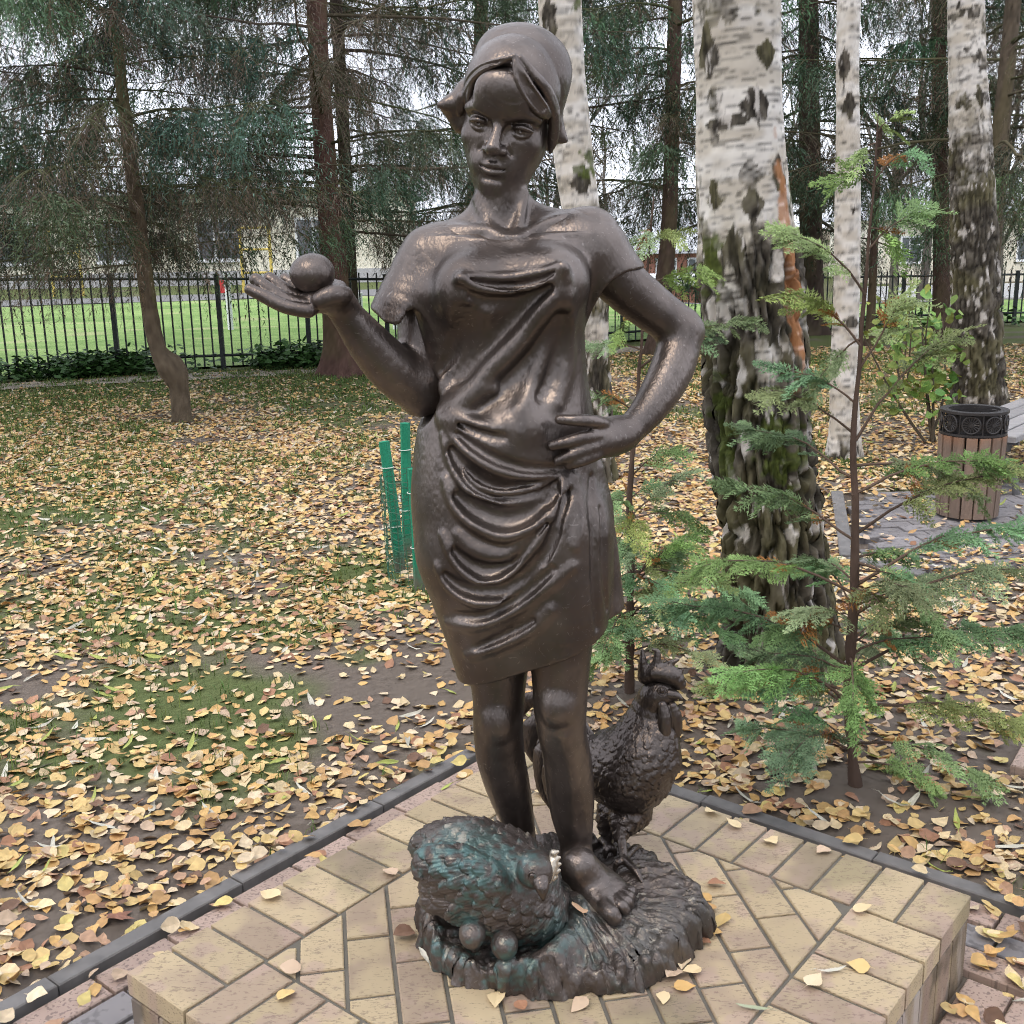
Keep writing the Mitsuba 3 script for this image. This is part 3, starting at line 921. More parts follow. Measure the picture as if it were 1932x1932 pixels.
# ================================================================ trees
def trunk_mesh(path, nu, nv, disp=None, z_top=None):
    """path: rows (x, y, z, r) from the root upwards. Returns vertices, faces, and (angle, height, radius) per vertex."""
    q = np.asarray(path, float)
    s = np.r_[0, np.cumsum(np.linalg.norm(np.diff(q[:, :3], axis=0), axis=1))]
    u = np.linspace(0, s[-1], nv)
    c = np.stack([PchipInterpolator(s, q[:, k])(u) for k in range(4)], 1)
    th = np.linspace(0, 2 * np.pi, nu, endpoint=False)
    TH, U = np.meshgrid(th, u, indexing='xy')
    R = np.repeat(c[:, 3:4], nu, 1)
    Z = np.repeat(c[:, 2:3], nu, 1)
    if disp is not None: R = R + disp(TH, Z, R)
    t = np.gradient(c[:, :3], axis=0); t /= np.linalg.norm(t, axis=1, keepdims=True)
    ex = np.cross([0, 1.0, 0], t); ex /= np.linalg.norm(ex, axis=1, keepdims=True); ey = np.cross(t, ex)
    v = c[:, None, :3] + R[..., None] * (np.cos(TH)[..., None] * ex[:, None] + np.sin(TH)[..., None] * ey[:, None])
    i, j = np.meshgrid(np.arange(nv - 1), np.arange(nu), indexing='ij')
    f = np.stack([i * nu + j, i * nu + (j + 1) % nu, (i + 1) * nu + (j + 1) % nu, (i + 1) * nu + j], -1).reshape(-1, 4)
    return v.reshape(-1, 3), f, TH.ravel(), Z.ravel(), R.ravel()


def px_path(rows, y, extend=None):
    """rows: (px, py, half width in surveyed pixels) from the root upwards, at depth y."""
    out = []
    for x, py, hw in rows:
        a, b = P(x - hw, py, y), P(x + hw, py, y)
        c = (a + b) / 2
        out.append([c[0], y, c[2], np.linalg.norm(b - a) / 2])
    out = np.array(out)
    if extend:
        d = out[-1] - out[-2]; d = d / max(d[2], 1e-6)
        for dz in extend:
            out = np.vstack([out, [out[-1][0] + d[0] * dz * .5, y, out[-1][2] + dz, max(.02, out[-1][3] * (1 - .12 * dz))]])
    return out


def birch_bark(seed, zmid, zw, amp, scars, rust=None, moss=None, white=(.60, .575, .54), dark_amt=.5):
    """Displacement and colour of a birch trunk: papery white above, black fissured bark towards the root, diamond scars, lenticels."""
    def base(TH, Z, R):
        X_ = np.stack([np.cos(TH) * R, np.sin(TH) * R, Z], -1)
        low = meshkit.fbm(X_ * [7, 7, 3.2], 3, seed=seed) - .5
        k = np.clip((zmid - Z + low * 1.5) / zw + .5, 0, 1)
        ridg = 1 - np.abs(meshkit.fbm(X_ * [38, 38, 5.5], 4, seed=seed + 3) - .5) * 2.4
        ridg2 = 1 - np.abs(meshkit.noise(X_ * [70, 70, 16], seed + 4) - .5) * 2
        fiss = np.clip((ridg - .66) / .30, 0, 1)
        sc = np.zeros(TH.shape)
        for a, z, w, h in scars:
            d = np.abs((TH - a + np.pi) % (2 * np.pi) - np.pi) * R / w
            e = (Z - z) / h
            wob = .9 * (meshkit.fbm(X_ * [40, 40, 22], 3, seed=seed + 7) - .5) + 1.1 * (meshkit.fbm(X_ * [14, 14, 9], 2, seed=seed + 8) - .5)
            sc = np.maximum(sc, np.clip((1.0 - d - np.abs(e) * (1.0 if True else 1) + wob) / .4, 0, 1))
        return X_, low, k, fiss, ridg2, sc

    def disp(TH, Z, R):
        X_, low, k, fiss, r2_, sc = base(TH, Z, R)
        paper = .0035 * (meshkit.fbm(X_ * [18, 18, 60], 3, seed=seed + 9) - .5)
        return amp * k * (.55 - 1.35 * fiss + .45 * (r2_ - .5)) + paper * (1 - k) + .010 * sc * (meshkit.fbm(X_ * [70, 70, 40], 2, seed=seed + 5) - .2) + .05 * R * low

    def color(TH, Z, R):
        X_, low, k, fiss, r2_, sc = base(TH, Z, R)
        len_ = meshkit.fbm(X_ * [22, 22, 120], 4, seed=seed + 11); len2 = meshkit.fbm(X_ * [9, 9, 200], 3, seed=seed + 12)
        ton = meshkit.fbm(X_ * [9, 9, 26], 3, seed=seed + 13)
        c = np.array(white) * (1 - .0 * ton[..., None])
        c = c + (ton[..., None] - .5) * np.array([.30, .30, .28])
        tan = np.clip((meshkit.fbm(X_ * [6, 6, 12], 3, seed=seed + 14) - .42) / .14, 0, 1)[..., None]
        c = c * (1 - tan * .55) + np.array([.36, .31, .235]) * tan * .55
        dash = np.clip((len_ - .55) / .12, 0, 1) * .75 + np.clip((len2 - .60) / .10, 0, 1) * .5
        c = c * (1 - np.clip(dash, 0, 1)[..., None] * .72)
        patch = np.clip((meshkit.fbm(X_ * [10, 10, 8], 3, seed=seed + 15) - .56) / .06, 0, 1) * dark_amt
        rag = meshkit.fbm(X_ * [45, 45, 90], 2, seed=seed + 16)
        bark = np.array([.085, .075, .062]) + (meshkit.fbm(X_ * [50, 50, 25], 3, seed=seed + 17)[..., None] - .45) * np.array([.20, .185, .15])
        green = np.clip((meshkit.fbm(X_ * [5, 5, 4], 3, seed=seed + 18) - .45) / .15, 0, 1)[..., None]
        bark = bark * (1 - green * .5) + np.array([.135, .125, .055]) * green * .5
        bark = np.clip(bark, .012, 1) * (1 - .62 * fiss[..., None])
        plate = np.clip((meshkit.fbm(X_ * [34, 34, 9], 4, seed=seed + 19) - .62) / .05, 0, 1)[..., None]          # white flakes left on the dark bark
        bark = bark * (1 - plate * .85) + np.array([.52, .49, .46]) * plate * .85
        m = np.clip(np.maximum(np.maximum(k, sc), patch) * 1.6 - .55 * rag, 0, 1)[..., None]
        m = np.clip((m - .25) / .4, 0, 1)
        c = c * (1 - m) + bark * m
        if rust is not None:
            a, z, w, h = rust
            d = np.abs((TH - a + np.pi) % (2 * np.pi) - np.pi) * R / w
            e = np.abs(Z - z) / h
            q_ = np.clip((1.15 - np.hypot(d, e * .9) - 1.2 * (meshkit.fbm(X_ * [22, 22, 16], 3, seed=seed + 21) - .45)) / .25, 0, 1)[..., None]
            c = c * (1 - q_ * .8) + np.array([.34, .155, .07]) * q_ * .8
            c = c + q_ * np.clip((len_ - .6) / .1, 0, 1)[..., None] * .25
        if moss is not None:
            for a, z, w, h in moss:
                d = np.abs((TH - a + np.pi) % (2 * np.pi) - np.pi) * R / w
                e = np.abs(Z - z) / h
                q_ = .8 * np.clip((.95 - np.hypot(d, e) - 2.2 * (meshkit.fbm(X_ * [30, 30, 22], 3, seed=seed + 25) - .42)) / .2, 0, 1)[..., None]
                c = c * (1 - q_) + np.array([.060, .080, .016]) * (.3 + 1.4 * meshkit.noise(X_ * [90, 90, 90], 5)[..., None]) * q_
        return np.clip(c, .01, .85)
    return disp, color


def birch(label, rows, y, seed, zmid, zw, amp, scars, nu, nv, rust=None, moss=None, extend=(1.0, 1.5), dark_amt=.5, stubs=()):
    t = thing('birch_tree', label, 'tree')
    path = px_path(rows, y, extend)
    path[0, 2] = min(path[0, 2], GZ - .12)
    disp, color = birch_bark(seed, zmid, zw, amp, scars, rust, moss, dark_amt=dark_amt)
    flare = lambda TH, Z, R: R * .30 * np.exp(-(Z - GZ) / .16) * (.45 + .9 * np.clip(np.cos(TH * 5 + seed), 0, 1))
    v, f, TH, Z, R = trunk_mesh(path, nu, nv, lambda TH, Z, R: disp(TH, Z, R) + flare(TH, Z, R))
    c = color(TH, Z, np.interp(Z, path[:, 2], path[:, 3]))
    obj('trunk', (v, f), 'bark_vc', t, smooth=True, color=c)
    return t, path


A = -math.pi / 2                                 # the side of a trunk that faces the viewer
zb = lambda py, y: P(966, py, y)[2]
YB1 = 3.94
birch('thick old birch with black fissured base and a rust coloured streak',
      [(1470, 1290, 92), (1466, 1180, 92), (1458, 1000, 88), (1432, 800, 93), (1424, 600, 90), (1412, 480, 90), (1397, 300, 84), (1393, 150, 80), (1389, 0, 82)], YB1, 101, zb(630, YB1), .55, .030,
      [(A - .05, zb(395, YB1), .05, .09), (A + .25, zb(215, YB1), .06, .07), (A - .45, zb(470, YB1), .05, .10), (A + .75, zb(350, YB1), .07, .08), (A - .1, zb(560, YB1), .035, .06), (A - .9, zb(110, YB1), .05, .10), (A - .85, zb(380, YB1), .07, .09), (A - .95, zb(500, YB1), .07, .12), (A - .5, zb(245, YB1), .08, .04), (A + .1, zb(620, YB1), .03, .08), (A + .5, zb(120, YB1), .05, .05)],
      190, 520, rust=(A + .72, zb(520, YB1), .034, .33), moss=[(A - 1.05, zb(500, YB1), .06, .12), (A + 1.15, zb(780, YB1), .05, .16), (A + 1.3, zb(370, YB1), .04, .06), (A - .95, zb(800, YB1), .06, .22), (A + .2, zb(860, YB1), .10, .16)])
birch('pale birch with moss patches behind the head of the statue', [(1128, 925, 30), (1127, 850, 27), (1122, 700, 27), (1116, 560, 29), (1100, 420, 34), (1085, 320, 37), (1075, 230, 38), (1062, 120, 40), (1056, 0, 41)], 7.3, 131, zb(640, 7.3), .9, .020,
      [(A + .3, zb(350, 7.3), .10, .10), (A - .6, zb(60, 7.3), .09, .22), (A - .9, zb(250, 7.3), .06, .12)], 84, 260, moss=[(A + .9, zb(310, 7.3), .09, .10), (A + .3, zb(330, 7.3), .08, .06), (A + .9, zb(10, 7.3), .06, .08)], dark_amt=.35)
birch('slender white birch standing right of the thick birch', [(1592, 872, 27), (1593, 800, 27), (1592, 700, 25), (1597, 560, 24), (1599, 420, 24), (1600, 250, 22), (1599, 120, 21), (1602, 0, 22)], 7.95, 151, zb(880, 7.95), .35, .010,
      [(A - .2, zb(215, 7.95), .07, .10), (A - .6, zb(140, 7.95), .05, .16), (A + .2, zb(410, 7.95), .05, .04), (A + .1, zb(620, 7.95), .10, .05)], 76, 260, dark_amt=.25)
birch('rough barked birch at far right behind the bench', [(1848, 812, 50), (1846, 760, 46), (1843, 650, 44), (1840, 520, 42), (1836, 400, 40), (1830, 250, 37), (1825, 120, 34), (1823, 0, 33)], 9.17, 171, zb(330, 9.17), 2.2, .024,
      [(A + .2, zb(200, 9.17), .08, .10)], 96, 300, dark_amt=.55)


# ---- spruces
def spruce_bark(seed, col=(.085, .058, .047), green=.25):
    def disp(TH, Z, R):
        X_ = np.stack([np.cos(TH) * R, np.sin(TH) * R, Z], -1)
        return .012 * (meshkit.fbm(X_ * [22, 22, 12], 3, seed=seed) - .5) + .05 * R * (meshkit.fbm(X_ * [4, 4, 2], 2, seed=seed + 1) - .5)

    def color(TH, Z, R):
        X_ = np.stack([np.cos(TH) * R, np.sin(TH) * R, Z], -1)
        a = meshkit.fbm(X_ * [30, 30, 14], 3, seed=seed + 2)[..., None]
        c = np.array(col) * (.35 + 1.3 * a)
        g = np.clip((meshkit.fbm(X_ * [5, 5, 1.6], 2, seed=seed + 3) - .5) / .12, 0, 1)[..., None] * green
        c = c * (1 - g) + np.array([.13, .12, .055]) * g
        sp = np.clip((meshkit.noise(X_ * [28, 28, 40], seed + 4) - .84) / .05, 0, 1)[..., None]
        return np.clip(c * (1 - sp * .6), .008, .6)
    return disp, color


def strips(base, d, length, width, n, r, droop, curl=.25):
    """Needle-clad twigs: for every root a drooping stem with n short needle blades set along it. Returns vertices, faces and root numbers."""
    m = len(base)
    t = (np.arange(n) + .4) / n
    t = np.clip(t[None] + r.uniform(-.4 / n, .4 / n, (m, n)), 0, 1)
    down = np.array([0, 0, -1.0])
    pos = base[:, None] + d[:, None] * (length[:, None] * t)[..., None] + down * (droop[:, None] * length[:, None] * t ** 2)[..., None]
    tan = d[:, None] + down * (2 * droop[:, None] * t)[..., None]
    tan /= np.linalg.norm(tan, axis=-1, keepdims=True)
    side = r.normal(0, 1, (m, n, 3))
    side -= tan * (side * tan).sum(-1, keepdims=True); side /= np.linalg.norm(side, axis=-1, keepdims=True) + 1e-9
    ln = (length[:, None] / n * 1.7) * r.uniform(.7, 1.3, (m, n))
    w = width[:, None] * r.uniform(.6, 1.3, (m, n)) * (1.15 - .6 * t)
    tip = pos + (tan * .8 + side * curl)[..., :] * ln[..., None]
    wid = np.cross(tan, side)
    a = pos - wid * (w / 2)[..., None]; b = pos + wid * (w / 2)[..., None]
    mid = (pos + tip) / 2
    v = np.stack([a, b, tip], 2).reshape(-1, 3)
    f = np.arange(len(v)).reshape(-1, 3)
    return v, f, np.repeat(np.arange(m), n * 3)


def spruce(label, rows, y, seed, z0, z1, nlimb, length, extend=(1.5, 2.0), dens=1.0, green=(.030, .062, .042), brown=.35, az=None, nu=40, nv=160, bark=(.085, .058, .047), barkgreen=.3, trunk_flare=.5, weep=1.0, limb_r=.016, name='spruce_tree', category='tree', world=None, fat=None):
    r = np.random.default_rng(seed)
    t = thing(name, label, category)
    path = px_path(rows, y, extend) if world is None else np.asarray(world)
    path[0, 2] = min(path[0, 2], GZ - .12)
    disp, color = spruce_bark(seed, bark, barkgreen)
    fl = lambda TH, Z, R: R * trunk_flare * np.exp(-(Z - GZ) / .22) * (.6 + .7 * np.clip(np.cos(TH * 4 + seed), 0, 1))
    v, f, TH, Z, R = trunk_mesh(path, nu, nv, lambda TH, Z, R: disp(TH, Z, R) + fl(TH, Z, R))
    obj('trunk', (v, f), 'bark_vc', t, smooth=True, color=color(TH, Z, R))
    V, F, C, n0 = [], [], [], 0
    fat = fat or (1.0 if y < 14 else 1.45)
    for k in range(nlimb):
        z = z0 + (z1 - z0) * (k + r.uniform(0, 1)) / nlimb
        a = r.uniform(0, 2 * np.pi) if az is None else az[0] + az[1] * r.uniform(-1, 1)
        c = np.array([np.interp(z, path[:, 2], path[:, 0]), y, z])
        L = length * r.uniform(.55, 1.1) * np.clip(1.15 - .06 * (z - z0), .5, 1.2)
        h = np.array([math.cos(a), math.sin(a), 0])
        up0 = r.uniform(-.05, .22); sag = r.uniform(.12, .34)
        s = np.linspace(0, 1, 9)
        pts = c + h * (L * s)[:, None] + np.array([0, 0, 1.0]) * (L * (up0 * s - sag * s ** 2 + .12 * s ** 4))[:, None] + np.cumsum(r.normal(0, .012 * L, (9, 3)), 0) * s[:, None]
        rad = limb_r * (L / 2.4) * (1.05 - s * .85) * r.uniform(.8, 1.3)
        cc_ = np.array([.075, .058, .045]) * r.uniform(.6, 1.3) + np.array([.0, .012, -.004]) * r.uniform(0, 2)
        m = tube(pts, rad, 6)
        if k < 60: obj('limb', m, 'bark_vc', t, smooth=True, color=np.tile(cc_, (len(m[0]), 1)))
        dead = r.uniform() < brown
        gcol = np.array(green) * np.array([2.0, 1.7, 1.55]) * r.uniform(.65, 1.45) * np.array([r.uniform(.8, 1.3), 1, r.uniform(.8, 1.2)])
        ns = int(L * 19 * dens)
        u = np.sort(r.uniform(.12 if not dead else .08, 1, ns))
        base = np.stack([np.interp(u, s, pts[:, q]) for q in range(3)], 1)
        tanl = np.stack([np.interp(u, s, np.gradient(pts[:, q], s)) for q in range(3)], 1); tanl /= np.linalg.norm(tanl, axis=1, keepdims=True)
        sd = np.cross(tanl, [0, 0, 1.0]); sd /= np.linalg.norm(sd, axis=1, keepdims=True)
        sgn = r.choice([-1, 1], ns)[:, None]
        d2 = tanl * r.uniform(.3, .9, (ns, 1)) + sd * sgn * r.uniform(.3, 1.0, (ns, 1)) + np.array([0, 0, -1]) * r.uniform(.0, .7, (ns, 1)) * weep
        d2 /= np.linalg.norm(d2, axis=1, keepdims=True)
        L2 = L * r.uniform(.10, .30, ns) * (1.15 - .6 * u)
        dr2 = r.uniform(.15, .8, ns) * weep
        # wooden stem of every secondary twig, then hanging needle twigs along it
        st = np.linspace(0, 1, 4)
        P2 = base[:, None] + d2[:, None] * (L2[:, None] * st)[..., None] + np.array([0, 0, -1.0]) * (dr2[:, None] * L2[:, None] * st ** 2)[..., None]
        wv_ = np.cross(d2, r.normal(0, 1, (ns, 3))); wv_ /= np.linalg.norm(wv_, axis=1, keepdims=True) + 1e-9
        for q in range(3):
            a_, b_ = P2[:, q], P2[:, q + 1]
            w_ = .0045 * (1 - .25 * q)
            vv = np.stack([a_ - wv_ * w_, a_ + wv_ * w_, b_ + wv_ * w_ * .8, b_ - wv_ * w_ * .8], 1).reshape(-1, 3)
            ff = np.arange(len(vv)).reshape(-1, 4); ff = np.vstack([ff[:, [0, 1, 2]], ff[:, [0, 2, 3]]])
            V.append(vv); F.append(ff + n0); n0 += len(vv)
            C.append(np.tile(cc_ * 1.1, (len(vv), 1)))
        nh = (7 if fat < 1.3 else 6) if not dead else 4
        uu = r.uniform(.15, 1, (ns, nh))
        hb_ = base[:, None] + d2[:, None] * (L2[:, None] * uu)[..., None] + np.array([0, 0, -1.0]) * (dr2[:, None] * L2[:, None] * uu ** 2)[..., None]
        hb_ = hb_.reshape(-1, 3)
        mm = len(hb_)
        dd = np.repeat(d2, nh, 0) * r.uniform(.2, .8, (mm, 1)) + r.normal(0, .28, (mm, 3)) + np.array([0, 0, -1]) * r.uniform(.2, 1.0, (mm, 1)) * weep
        dd /= np.linalg.norm(dd, axis=1, keepdims=True)
        ll = r.uniform(.12, .34, mm) * (.8 + .3 * weep)
        if dead: ll *= .8
        vv, ff, own = strips(hb_, dd, ll, np.full(mm, (.014 if not dead else .006) * fat), (11 if fat < 1.3 else 8) if not dead else 5, r, r.uniform(.2, .7, mm) * weep, .8)
        jit = r.uniform(.6, 1.5, (mm, 1))
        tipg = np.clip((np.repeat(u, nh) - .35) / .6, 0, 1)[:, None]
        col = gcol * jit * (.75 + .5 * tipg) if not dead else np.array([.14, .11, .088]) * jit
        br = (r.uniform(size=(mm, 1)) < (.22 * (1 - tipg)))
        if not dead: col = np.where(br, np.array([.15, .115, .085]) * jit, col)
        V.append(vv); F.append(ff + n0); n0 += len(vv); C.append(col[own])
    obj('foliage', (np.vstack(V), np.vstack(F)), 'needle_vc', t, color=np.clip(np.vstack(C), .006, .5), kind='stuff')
    return t


def added_spruce(label, path, seed):
    return spruce(label, None, path[0][1], seed, 1.2, 8.6, 42, 2.6, dens=.55, fat=3.4, world=path, nu=20, nv=60, brown=.1)


spruce('spruce with a bent dog-leg trunk on the left side of the lawn edge', [(343, 800, 19), (342, 770, 17), (338, 735, 18), (331, 708, 24), (322, 692, 26), (308, 676, 20), (297, 655, 15), (285, 600, 15), (276, 540, 15), (264, 440, 14), (250, 330, 13), (240, 250, 12), (230, 170, 11), (222, 80, 10), (215, 0, 10)], 10.2, 11, 1.5, 5.4, 64, 2.1, extend=(1.0, 1.0), dens=1.35, green=(.034, .068, .050), brown=.30, bark=(.10, .078, .055), barkgreen=.5, trunk_flare=.1, limb_r=.012)
spruce('big spruce with a straight reddish trunk behind the raised hand', [(652, 735, 40), (650, 715, 34), (645, 660, 30), (636, 590, 27), (630, 500, 24), (620, 380, 22), (610, 250, 20), (602, 120, 19), (597, 0, 19)], 12.72, 12, 1.75, 6.4, 50, 3.1, dens=1.15, green=(.032, .060, .040), brown=.45, bark=(.095, .055, .045), trunk_flare=1.0)
spruce('slimmer dark spruce standing just behind the big reddish spruce', [(668, 690, 15), (660, 500, 13), (648, 250, 12), (634, 0, 12)], 15.4, 13, 1.9, 7.0, 36, 2.8, dens=1.1, brown=.5, bark=(.06, .045, .037))
spruce('spruce with a mossy trunk behind the bent arm of the statue', [(1240, 672, 20), (1250, 560, 17), (1262, 430, 15), (1268, 250, 14), (1274, 0, 13)], 15.1, 14, 2.1, 7.2, 34, 2.7, green=(.028, .058, .036), brown=.35)
spruce('dark dense spruce by the fence between the two birches', [(1532, 640, 24), (1531, 560, 22), (1530, 450, 21), (1528, 300, 20), (1526, 0, 18)], 17.6, 15, 1.6, 8.0, 46, 3.2, green=(.026, .052, .032), brown=.25, bark=(.07, .052, .042))
spruce('tall straight spruce trunk left of the rough birch at right', [(1778, 645, 20), (1777, 560, 17), (1776, 450, 15), (1774, 300, 14), (1772, 0, 13)], 16.4, 16, 2.4, 7.6, 34, 2.6, green=(.026, .052, .032), brown=.45)
spruce('leaning spruce at the right edge behind the rough birch', [(1852, 660, 20), (1868, 500, 17), (1880, 330, 16), (1898, 150, 15), (1912, 0, 14)], 13.2, 17, 1.9, 6.2, 30, 2.5, green=(.028, .055, .034), brown=.45, bark=(.10, .08, .06))
spruce('spruce with low branches at the far left edge of the lawn', [(-120, 735, 22), (-122, 500, 20), (-130, 200, 17), (-138, 0, 15)], 12.4, 18, 1.6, 6.0, 40, 2.6, dens=1.2, green=(.036, .070, .050), brown=.25)
spruce('dark spruce at the far right edge of the park', [(2040, 650, 24), (2040, 400, 20), (2045, 0, 17)], 16.0, 19, 1.7, 7.0, 34, 3.0, green=(.026, .052, .032), brown=.2)
spruce('spruce beyond the statue head standing near the fence', [(900, 655, 18), (902, 450, 15), (905, 200, 14), (908, 0, 13)], 17.4, 20, 2.0, 8.0, 44, 3.1, dens=1.1, green=(.030, .058, .036), brown=.35)
spruce('small thin spruce trunk with few twigs near the right fence', [(1640, 655, 8), (1645, 560, 7.5), (1650, 450, 7), (1655, 330, 6)], 15.5, 21, 2.3, 4.2, 12, 1.2, extend=(.6,), brown=.3, nu=16, nv=60)
spruce('dark spruce closing the view behind the thick birch', [(1400, 640, 20), (1402, 400, 17), (1405, 0, 15)], 18.6, 22, 2.0, 8.4, 40, 3.1, green=(.026, .052, .032), brown=.3)


# ---- unseen spruces added behind the camera so the bronze reflects dark foliage
for k, (x, y) in enumerate(((-5.5, -4.5), (-1.6, -6.8), (2.6, -6.0), (6.2, -3.8))):
    rows_ = np.array([[x, y, GZ - .1, .17], [x + .05, y, 3.0, .14], [x, y, 6.0, .10], [x, y, 9.0, .03]])
    added_spruce(['added unseen spruce behind the camera, far left', 'added unseen spruce behind the camera, left of the middle', 'added unseen spruce behind the camera, right of the middle', 'added unseen spruce behind the camera, far right'][k], rows_, 600 + k)


# ---- bare trees far beyond the fence
def bare_tree(label, x, y, h, seed, spread=.5):
    r = np.random.default_rng(seed)
    t = thing('bare_tree', label, 'tree', 'bare trees beyond the fence')
    z0 = float(ground_z(np.array([x]), np.array([y]))[0]) - .1
    parts = []

    def grow(p, d, L, rad, lev):
        n = 5
        pts = [p]
        for k in range(n):
            d = d + r.normal(0, .10, 3) + np.array([0, 0, .03]); d /= np.linalg.norm(d)
            pts.append(pts[-1] + d * L / n)
        parts.append((lev, tube(pts, np.linspace(rad, rad * .55, n + 1), 5 if lev else 8)))
        if lev >= 3: return
        for _ in range(3 if lev else 6):
            k = r.integers(2, n + 1)
            dd = d + r.normal(0, spread, 3); dd[2] = abs(dd[2]) * .8 + .15; dd /= np.linalg.norm(dd)
            grow(pts[k], dd, L * r.uniform(.45, .7), rad * .5, lev + 1)
    grow(np.array([x, y, z0]), np.array([0, 0, 1.0]), h * .5, h * .016, 0)
    col = np.array([.13, .115, .105])
    m = join([q for l, q in parts if l == 0]); obj('trunk', m, 'bark_vc', t, smooth=True, color=np.tile(col, (len(m[0]), 1)))
    m = join([q for l, q in parts if l > 0]); obj('branches', m, 'bark_vc', t, smooth=True, color=np.tile(col, (len(m[0]), 1)))


for k, (x, y, h) in enumerate(((11.5, 34, 9), (14.5, 40, 11), (9.4, 44, 10), (17.5, 33, 9), (13.0, 30, 8), (20, 44, 11), (24, 38, 10), (-1.5, 46, 11), (1.8, 52, 12), (4.2, 40, 9))):
    bare_tree('leafless grey tree standing beyond the metal fence', x, y, h, 300 + k)
# ================================================================ young thujas and a leafy sapling
def spray(r, L=.13, n=11):
    """A flat fan of scale-leaved thuja twigs in the xy plane, its stem along +x. Returns vertices, faces."""
    V, F = [], []

    def blade(p, d, l, w):
        s = np.array([-d[1], d[0], 0])
        k = len(V)
        V.extend([p - s * w * .6, p + s * w * .6, p + d * l])
        F.append([k, k + 1, k + 2])

    def rot(d, a):
        c, s = math.cos(a), math.sin(a)
        return np.array([d[0] * c - d[1] * s, d[0] * s + d[1] * c, d[2]])
    x = np.array([1.0, 0, 0])
    for k in range(n):
        t = (k + .6) / n
        p0 = np.array([L * t, .006 * math.sin(t * 4), -.22 * L * t * t])
        blade(np.array([L * (t - .6 / n), .006 * math.sin((t - .6 / n) * 4), -.22 * L * t * t]), x, L / n * 1.2, .0024)
        for s in (-1, 1):
            if r.random() < .12: continue
            d = rot(x, s * r.uniform(.6, .95))
            l = L * (.44 * (1 - t) ** .7 * min(1, t * 5 + .35) + .07) * r.uniform(.7, 1.2)
            m = max(2, int(l / .0085))
            for q in range(m):
                p = p0 + d * l * q / m + np.array([0, 0, -.3 * (l * q / m) ** 2 / .05])
                blade(p, d, l / m * 1.4, .0032)
                for s2 in (-1, 1):
                    blade(p, rot(d, s2 * .75), .0055 + .006 * (1 - q / m) * r.uniform(.6, 1.5), .0030)
    V = np.array(V)
    V[:, 2] += r.normal(0, .0012, len(V))
    return V, np.array(F)


_sr = np.random.default_rng(77)
SPRAYS = [spray(_sr, .080 * s, int(8 * s)) for s in (.7, .85, 1, 1, 1.15, 1.3)]


def frame(d, nrm):
    x = d / np.linalg.norm(d)
    z = nrm - x * (nrm @ x); z /= np.linalg.norm(z) + 1e-9
    return np.stack([x, np.cross(z, x), z], 1)


